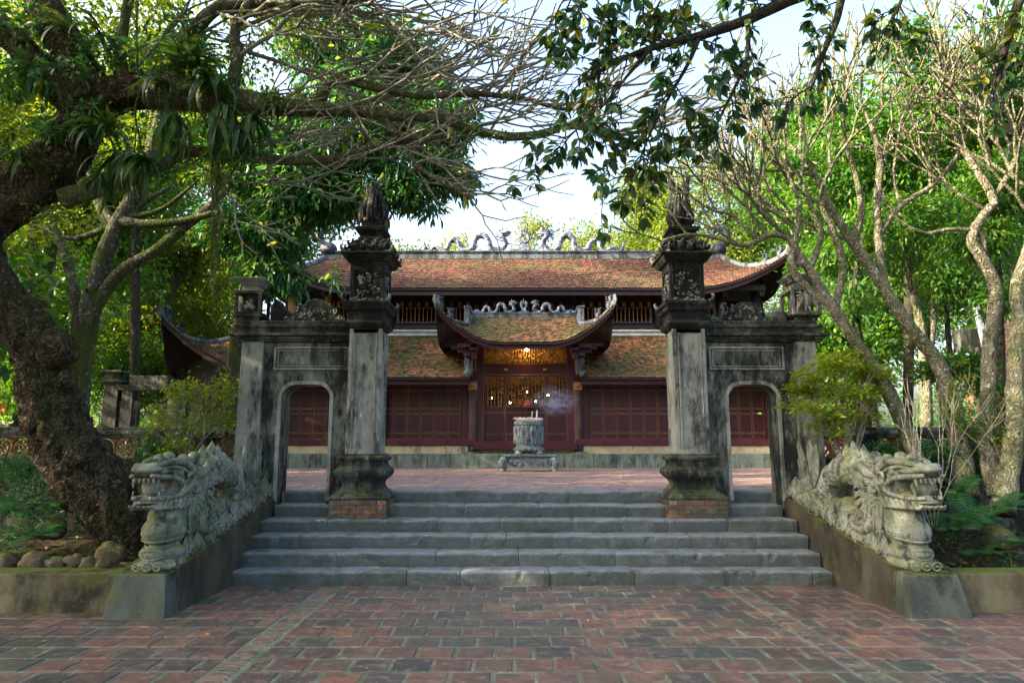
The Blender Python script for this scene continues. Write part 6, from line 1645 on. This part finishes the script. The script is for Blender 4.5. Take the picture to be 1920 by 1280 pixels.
# unseen crown above the frame, added to shade the ground
Pn,Dn=rosettes([((5.5,6.0,9.6),(3.2,3,1.2)),((8.5,6,9.5),(3,3,1.5)),((2.5,4.5,9.0),(2.5,2.5,.9)),((6,2.5,9.2),(3.5,2.5,1.2))],1500,7,.14,.3,.1)
leaf_obj('added_crown',Pn,Dn,nr.uniform(.12,.2,len(Pn)),.5,'lf_fig',ft)
# unseen leaves over the old tree, added to block light from above
Pn,Dn=rosettes([((-4.5,7.0,8.6),(2.5,2.5,1.0)),((-2,4.5,8.8),(2.5,2.5,.9)),((-6,4,8.4),(2.5,2.5,1.2)),((-1,1.2,8.8),(3,2,.9)),((-5.5,.5,8.5),(3,2,1.2))],1700,7,.14,.3,.1)
leaf_obj('added_crown',Pn,Dn,nr.uniform(.12,.22,len(Pn)),.45,'lf_yellow',ot)
# trees added to cast shade, all but the last out of view
for k,(x,y,h,rw,lab) in enumerate(((-12.5,5.5,6.4,3.3,'broad unseen tree added for shade left of the planter'),(-13.5,11.5,5.4,3.3,'tall unseen tree added for shade left of the court'),(-17,1.5,7.8,4.2,'large unseen tree added for shade far left of the paving'),(-12,-1,6.5,3.2,'unseen tree added for shade left of the camera'),(-18,17.5,9.5,4.2,'tall unseen tree added for shade left of the temple wing'),(-25,9,9,4,'tallest unseen tree of the left grove, added for shade'),(-15.5,22.5,9,3.0,'dense tree beside the left temple corner'))):
    t=thing('added_shade_tree',lab,'tree',(x,y,0)); g=G(); g.tube(crom([(x,y,0),(x+.2,y,h*.4),(x-.2,y+.1,h)],5),lerpr([.4,.3,.15],5),12,bump=bump1(.1,3)); link('trunk',g.mesh('trunk'),M['bark_dark'],t,smooth=True)
    B=[((x+rg.gauss(0,rw*.45),y+rg.gauss(0,rw*.45),h+rg.uniform(-.35,.45)*h),(rw*.55,rw*.55,rw*.45)) for _ in range(11)]
    Pn,Dn=rosettes(B,1900,8,.24,.3,.15); leaf_obj('crown',Pn,Dn,nr.uniform(.2,.32,len(Pn)),.5,'lf_bright',t)
# ================================================================ SHRUBS
def shrub(label,cx,cy,Y,blobs,n,L,mat,nst,layered=False,per=8):
    c=at(cx,cy,Y); t=thing('shrub',label,'shrub',tuple(c)); g=G(); B=blobset(blobs)
    for k in range(nst):
        b=rg.choice(B)[0]+Vector((rg.uniform(-.2,.2),rg.uniform(-.15,.15),rg.uniform(-.05,.15))); m=(c+b)/2+Vector((rg.uniform(-.12,.12),0,rg.uniform(-.05,.1)))
        g.tube(crom([c+Vector((rg.uniform(-.1,.1),0,0)),m,b],4),lerpr([.014,.010,.004],4),5)
        for j in range(3):
            e=b+Vector((rg.uniform(-.25,.25),rg.uniform(-.2,.2),rg.uniform(-.05,.15))); g.tube([m.lerp(b,.5+.15*j),e],[.006,.002],4)
    link('stems',g.mesh('stems'),M['bark_twig'],t)['kind']='stuff'
    Pn,Dn=rosettes(B,n,per,.05,.1,.15)
    if layered: Dn=norm(Dn*np.array([1,1,.35]))
    leaf_obj('foliage',Pn,Dn,nr.uniform(.7,1.3,len(Pn))*L,.42,mat,t,'mid'); return t
shrub('airy light green shrub with thin stems against the left balustrade',345,865,10.2,[(350,735,10.2,36,.5),(400,745,10.2,30,.5),(310,775,10.2,28,.5),(375,790,10.2,34,.5),(420,720,10.2,22,.6),(290,800,10,22,.5),(340,825,10,26,.4),(410,790,10.3,24,.5),(300,850,9.9,20,.4)],210,.075,'lf_shrub',18,per=7)
rt=[]
for (px,py,r) in ((1520,700,30),(1560,680,34),(1600,690,34),(1640,700,32),(1500,730,28),(1545,725,36),(1590,735,36),(1635,740,30),(1520,765,30),(1565,775,36),(1605,785,30),(1545,800,26),(1660,715,24),(1580,665,20),(1490,760,18),(1570,810,20)): rt.append((px,py,9.9+rg.uniform(-.3,.3),r,.22))
shrub('lime green shrub in flat leafy layers right of the right side gate',1590,875,9.9,rt,420,.085,'lf_shrub',22,True,per=8)
shrub('dark leafy shrub in the gloom behind the right dragon',1650,900,10.5,[(1640,860,10.5,40,.6),(1700,850,10.5,40,.6),(1760,850,10.4,40,.6),(1830,840,10.4,50,.6)],260,.10,'lf_fern',16)
shrub('drooping green leafy bush across the third pale trunk',1790,800,10.6,[(1780,690,10.6,34,.4),(1820,680,10.6,30,.4),(1750,700,10.6,26,.4),(1840,720,10.6,24,.5)],130,.13,'lf_bright',6)
shrub('green climber leaves low at the right edge of the photo',1880,860,9.9,[(1890,830,9.9,36,.6),(1850,800,9.9,30,.6),(1900,760,9.9,26,.6),(1790,770,9.8,24,1.2),(1800,720,9.8,14,1.2)],190,.07,'lf_yellow',8)
shrub('low dark bush left of the old tree trunk base',60,940,9.8,[(40,880,9.8,50,.6),(90,900,9.5,40,.5),(20,940,9.2,40,.5),(110,950,9.1,30,.5),(170,970,9.0,30,.3),(60,985,8.7,40,.3)],330,.06,'lf_fern',20)
shrub('small leafy plant in front of the left wall lattice',290,900,10.1,[(290,860,10.1,26,.8),(275,830,10.3,18,.8),(320,850,10.2,24,.6)],90,.09,'lf_fern',8)
# thin bare saplings in front of the right dragon's back
t=thing('sapling','cluster of thin bare saplings rising behind the right dragon head','sapling',tuple(at(1750,960,8.9)))
g=G(); TIPS.clear()
for (px,a) in ((1748,88),(1752,95),(1756,80),(1744,110)): fan(g,at(px,985,8.9),Vector((math.cos(R(a)),0,math.sin(R(a)))),.55,.0065,3,Vector((0,0,.6)),rg,14)
link('stems',g.mesh('stems'),M['bark_twig'],t)['kind']='stuff'
# ================================================================ FERNS
def frond_mesh(L,curl,wid,n=20):
    V=[];F=[]
    def c(u): a=curl*u; return Vector((L*math.sin(a)/curl,0,L*(math.sin(.9)*u*.5+(math.cos(a)-1)/curl*.8)))
    for i in range(n):
        u=(i+.5)/n; p=c(u); t_=(c(min(1,u+.02))-c(u-.02)).normalized(); w_=wid*L*math.sin(math.pi*(u*.86+.10))**.8
        for s in(-1,1):
            d_=Vector((t_.x*.35,s*.93,t_.z*.35-.12)); e=p+d_*w_; q=t_*L/n*.24; k=len(V)
            V+=[tuple(p-q),tuple(p+q),tuple(p+d_*w_*.6+q*.9+Vector((0,0,.006))),tuple(e),tuple(p+d_*w_*.6-q*.9+Vector((0,0,.006)))]; F+=[(k,k+1,k+2,k+4),(k+4,k+2,k+3)]
    for i in range(10):
        u0,u1=i/10,(i+1)/10; a,b=c(u0),c(u1); k=len(V); r=.006; V+=[(a.x,-r,a.z),(a.x,r,a.z),(b.x,r,b.z),(b.x,-r,b.z)]; F.append((k,k+1,k+2,k+3))
    me=bpy.data.meshes.new('frond'); me.from_pydata(V,[],F); me.update(); me.materials.append(M['lf_fern']); return me
FR=[frond_mesh(.60,1.5,.24),frond_mesh(.50,1.9,.26),frond_mesh(.68,1.2,.22)]
def fern(px,py,Y,n,s,label):
    c=at(px,py,Y); t=thing('fern',label,'fern',tuple(c),'ferns in the planting beds')
    for k in range(n):
        o=bpy.data.objects.new('frond',rg.choice(FR)); col.objects.link(o); o.parent=t; o.rotation_euler=(rg.uniform(-.25,.25),-rg.uniform(.1,.7),2*math.pi*(k+rg.random()*.7)/n); o.scale=(s*rg.uniform(.8,1.2),)*3
for a in ((30,960,8.9,9,1.0,'fern at the left edge under the old tree'),(75,1010,8.5,8,.85,'fern in front of the old tree trunk, lower left'),(120,955,9.0,8,.8,'small fern close beside the old trunk'),(10,1030,8.3,7,.8,'lowest fern at the left edge'),
          (1830,985,8.9,11,1.15,'largest bright fern right of the right dragon'),(1780,1000,8.8,9,.9,'fern touching the chest of the right dragon'),(1890,950,9.3,9,1.0,'fern behind the bright one at the right edge'),(1800,925,9.6,8,.9,'fern behind the head of the right dragon'),(1900,1020,8.5,8,.85,'fern at the right edge just above the planter wall'),(1850,1040,8.4,6,.7,'small fern near the planter wall on the right'),(50,900,9.9,8,.9,'fern at the far back of the left bed')): fern(*a)
# spider plants and grassy tufts
for a in ((135,1050,8.3,14,.42,'pale green narrow leaved tuft between the left rocks'),(170,1045,8.3,14,.42,'narrow leaved tuft above the grey rock'),(95,1060,8.2,10,.38,'narrow leaved tuft near the leftmost rocks'),(228,1058,8.25,10,.32,'small tuft right of the brown rock beside the dragon foot'),
          (1800,1048,8.3,14,.45,'narrow leaved tuft beside the foot of the right dragon'),(1850,1052,8.25,14,.45,'narrow leaved tuft on the planter wall, right'),(1900,1050,8.25,14,.45,'narrow leaved tuft at the right edge above the planter wall'),
          (1775,850,9.6,20,.85,'bright narrow leaved clump growing at the sunlit trunk base')): strap_plant(*a[:5],a[5],0,STN,'grassy_plant','grassy tufts in the planting beds')
# rocks
def rock(px,py,Y,rp,label,sq=.8):
    c=at(px,py,Y); r=rp*Y/FPX; n_,m_=18,12; V=[]; sd=rg.uniform(0,50)
    for i in range(m_+1):
        for k in range(n_):
            ph=math.pi*i/m_; t=2*math.pi*k/n_; d_=Vector((math.sin(ph)*math.cos(t),math.sin(ph)*math.sin(t),math.cos(ph))); s_=min(1+.5*mnoise.noise(d_*1.4+Vector((sd,0,0))),1.08+.25*mnoise.noise(d_*1.1+Vector((0,sd,0))))+.16*abs(mnoise.noise(d_*3+Vector((sd,1,0))))+.05*mnoise.noise(d_*9)
            V.append(tuple(Vector((d_.x*r*s_,d_.y*r*s_*.9,d_.z*r*s_*sq))))
    o=link('rock',(lambda me:(me.from_pydata(V,[],[(i*n_+k,(i+1)*n_+k,(i+1)*n_+(k+1)%n_,i*n_+(k+1)%n_) for i in range(m_) for k in range(n_)]),me.update(),me)[2])(bpy.data.meshes.new('rock')),M['rock'],smooth=True); o.location=c; tag(o,label,'rock','rocks edging the left bed')
for a in ((64,1052,8.15,22,'rounded mossy brown rock, leftmost but one on the planter wall'),(10,1056,8.15,24,'low flat brown rock at the left edge'),(104,1057,8.15,17,'small brown rock third from the left'),(138,1052,8.15,16,'tilted grey rock in the middle of the row'),(166,1058,8.15,17,'squat brown rock right of the tilted grey one'),(208,1040,8.25,27,'largest brown rock standing beside the dragon foot'),(236,1062,8.15,12,'small dark green rock touching the dragon foot'),(95,990,8.9,26,'brown rock half hidden in the ferns'),(195,1063,8.12,16,'mossy rock in front of the largest one')): rock(*a)
for a in ((1870,1010,9.0,26,'dark rock among the right ferns'),(1700,960,9.8,30,'dark rock behind the right dragon body')): rock(*a)
# fallen leaves
def fallen(px,py,z,s,label,rz):
    o=link('fallen_leaf',one_leaf(.5,-.1),M['lf_dead']); o.data.materials.clear(); o.data.materials.append(M['lf_dead']); o.location=atz(px,py,z+.015); o.scale=(s,)*3; o.rotation_euler=(.1,-.15,rz); tag(o,label,'leaf','fallen leaves')
for a in ((806,908,ZC,.20,'yellow fallen leaf on the upper court left of the urn',.3),(540,897,ZC,.16,'pale fallen leaf seen through the left side gate',2),(726,899,ZC,.14,'pale fallen leaf just right of the left column',1),(150,1152,0,.10,'tiny pale fallen leaf at the foot of the left planter wall',1),(1478,1218,0,.05,'tiny dry leaf on the paving at right',1),(800,1222,0,.05,'tiny dry leaf on the paving at left of centre',2),(985,1069,.19,.07,'small orange leaf in the joint of the lowest step',0)): fallen(*a)
# ================================================================ FAR LEFT GATE, RIGHT SIDE HALL, FLAG
t=thing('far_gate','small weathered gate with capped pillars seen beyond the left wall','gateway',tuple(at(240,790,20)))
for (a,b) in ((201,228),(236,256),(322,350)): 
    x0,x1=xat(a,740,20),xat(b,740,20); G().box(x0,x1,19.8,20.2,1.0,zat(722,20)).obj('pillar',M['gate_dark'],t,bevel=.01); c=(x0+x1)/2; h=(x1-x0)/2
    if a<236: G().loft([(zat(722,20),h),(zat(716,20),h+.08),(zat(712,20),h),(zat(702,20),h),(zat(699,20),h+.1),(zat(695,20),h+.02)],cx=c,cy=20).obj('pillar_cap',M['gate_dark'],t)
G().box(xat(226,740,20),xat(350,740,20),19.78,20.22,zat(732,20),zat(722,20)).obj('lintel',M['gate_dark'],t,bevel=.01)
G().box(xat(253,720,20),xat(318,720,20),19.85,20.15,zat(722,20),zat(711,20)+.1).obj('crest',M['gate_dark'],t,bevel=.01)
G().box(xat(201,740,20),xat(262,740,20),19.9,20.1,1,zat(752,20)).obj('low_wall',M['gate'],t)
t=thing('side_hall','dark side hall with mossy tile roof behind the trunks at the right edge','building',(15,19,ZC))
sx0,sx1=xat(1745,640,19)+.3,19.0
yA=17.2
V=[(sx0,yA,zat(680,yA)),(sx1,yA,zat(655,yA)),(sx1,20.5,zat(655,yA)+2.3),(sx0+2.0,20.5,zat(680,yA)+2.5)]
def SH(x,v): return Vector((sx0+2.2*v+ (x+4)/8*(sx1-sx0-2.2*v), yA+3.4*v, zat(672,yA)+2.3*v))
roof_tiles('roof_tiles',lambda x,v:SH(x,v),lambda v:4,4,.11,16,M['roof_far'],par=t)
G().add([tuple(SH(-4,0)),tuple(SH(4,0)),tuple(SH(4,1)),tuple(SH(-4,1))]+[tuple(SH(a,b)-Vector((0,0,.12))) for a,b in((-4,0),(4,0),(4,1),(-4,1))],[(0,1,2,3),(7,6,5,4),(0,4,5,1),(3,2,6,7),(0,3,7,4)]).obj('roof_deck',M['wood_d'],t)
G().tube([SH(-4,-.02)+Vector((0,0,.08)),SH(-4,.4)+Vector((0,0,.09)),SH(-4,1)+Vector((0,0,.1))],.10,6).obj('hip_ridge',M['lime'],t)
G().box(sx0+.7,sx1,yA+1.3,yA+1.45,ZC,zat(672,yA)+.5).obj('front_wall',M['wood_d'],t)
for k,px in enumerate((1768,1822,1862,1895)):
    x=xat(px,740,yA+.7); G().lathe([(ZC,.14),(zat(672,yA)+.1,.13)],x,yA+.7,12).obj('column',M['wood_sunlit' if k==1 else 'wood_d'],t,smooth=True)  # one hall column painted in the sunlit timber tone
G().box(xat(1790,600,22),xat(1840,600,22),21.8,22.2,zat(660,22),zat(618,22)).obj('gable_block',M['gate_dark'],t)
t=thing('banner','blurred red and yellow banner at the left edge beyond the wall','flag',tuple(at(8,790,22)))
G().box(xat(-6,760,22),xat(14,760,22),21.98,22.0,zat(776,22),zat(752,22)).obj('cloth',M['redpaint'],t); G().box(xat(6,760,22),xat(16,760,22),21.95,21.97,zat(764,22),zat(750,22)).obj('yellow_trim',M['gold'],t)
G().tube([at(-8,860,22),at(-8,700,22)],.03,6).obj('pole',M['wood_d'],t)

# scattered litter
P=[];D=[]
for k in range(150):
    if k<60: x,y,z=nr.uniform(-4.5,5),nr.uniform(5.3,8.9),.008
    elif k<105:
        i=nr.randint(0,6); x,y,z=nr.uniform(-3.5,4.0),yb[i]+nr.uniform(.18,.36),.18*(i+1)+.012
    else: x,y,z=nr.uniform(-7,7),nr.uniform(11.4,22),ZC+.01
    P.append((x,y,z)); a=nr.uniform(0,6.28); D.append((math.cos(a),math.sin(a),.1))
V,F=leaves(np.array(P),np.array(D),nr.uniform(.02,.06,150),.5,'lo',nr.normal(0,.25,150)); o=np_obj_fast('leaf_litter',V,F,M['lf_dead']); tag(o,'scattered tiny dry leaves on the paving, steps and court','leaf litter',kind='stuff')
# leaf litter and ground cover on the planting beds
P=[];D=[]
for k in range(2600):
    sx=-1 if nr.rand()<.5 else 1; x=nr.uniform(4.9,9)*sx+(.3 if sx<0 else 0); y=nr.uniform(8.0,10.7); z=.33+.16*((y-7.9)/3.4)+.09*mnoise.noise(Vector((x*.8,y*.8,0)))+.05
    P.append((x,y,z)); a=nr.uniform(0,6.28); D.append((math.cos(a),math.sin(a),nr.uniform(0,1.2)))
V,F=leaves(np.array(P[:1300]),np.array(D[:1300])*np.array([1,1,.3]),nr.uniform(.04,.09,1300),.5,'lo',nr.normal(0,.25,1300)); o=np_obj_fast('bed_litter',V,F,simple('brown_dead_leaf',(.10,.06,.03),.8,.6,9,0)); tag(o,'brown dead leaves covering the soil of the planting beds','leaf litter',kind='stuff')
V,F=leaves(np.array(P[1300:]),np.array(D[1300:]),nr.uniform(.04,.10,1300),.35,'lo'); o=np_obj_fast('ground_cover',V,F,M['lf_fern']); tag(o,'low green ground cover on the planting beds','ground cover',kind='stuff')
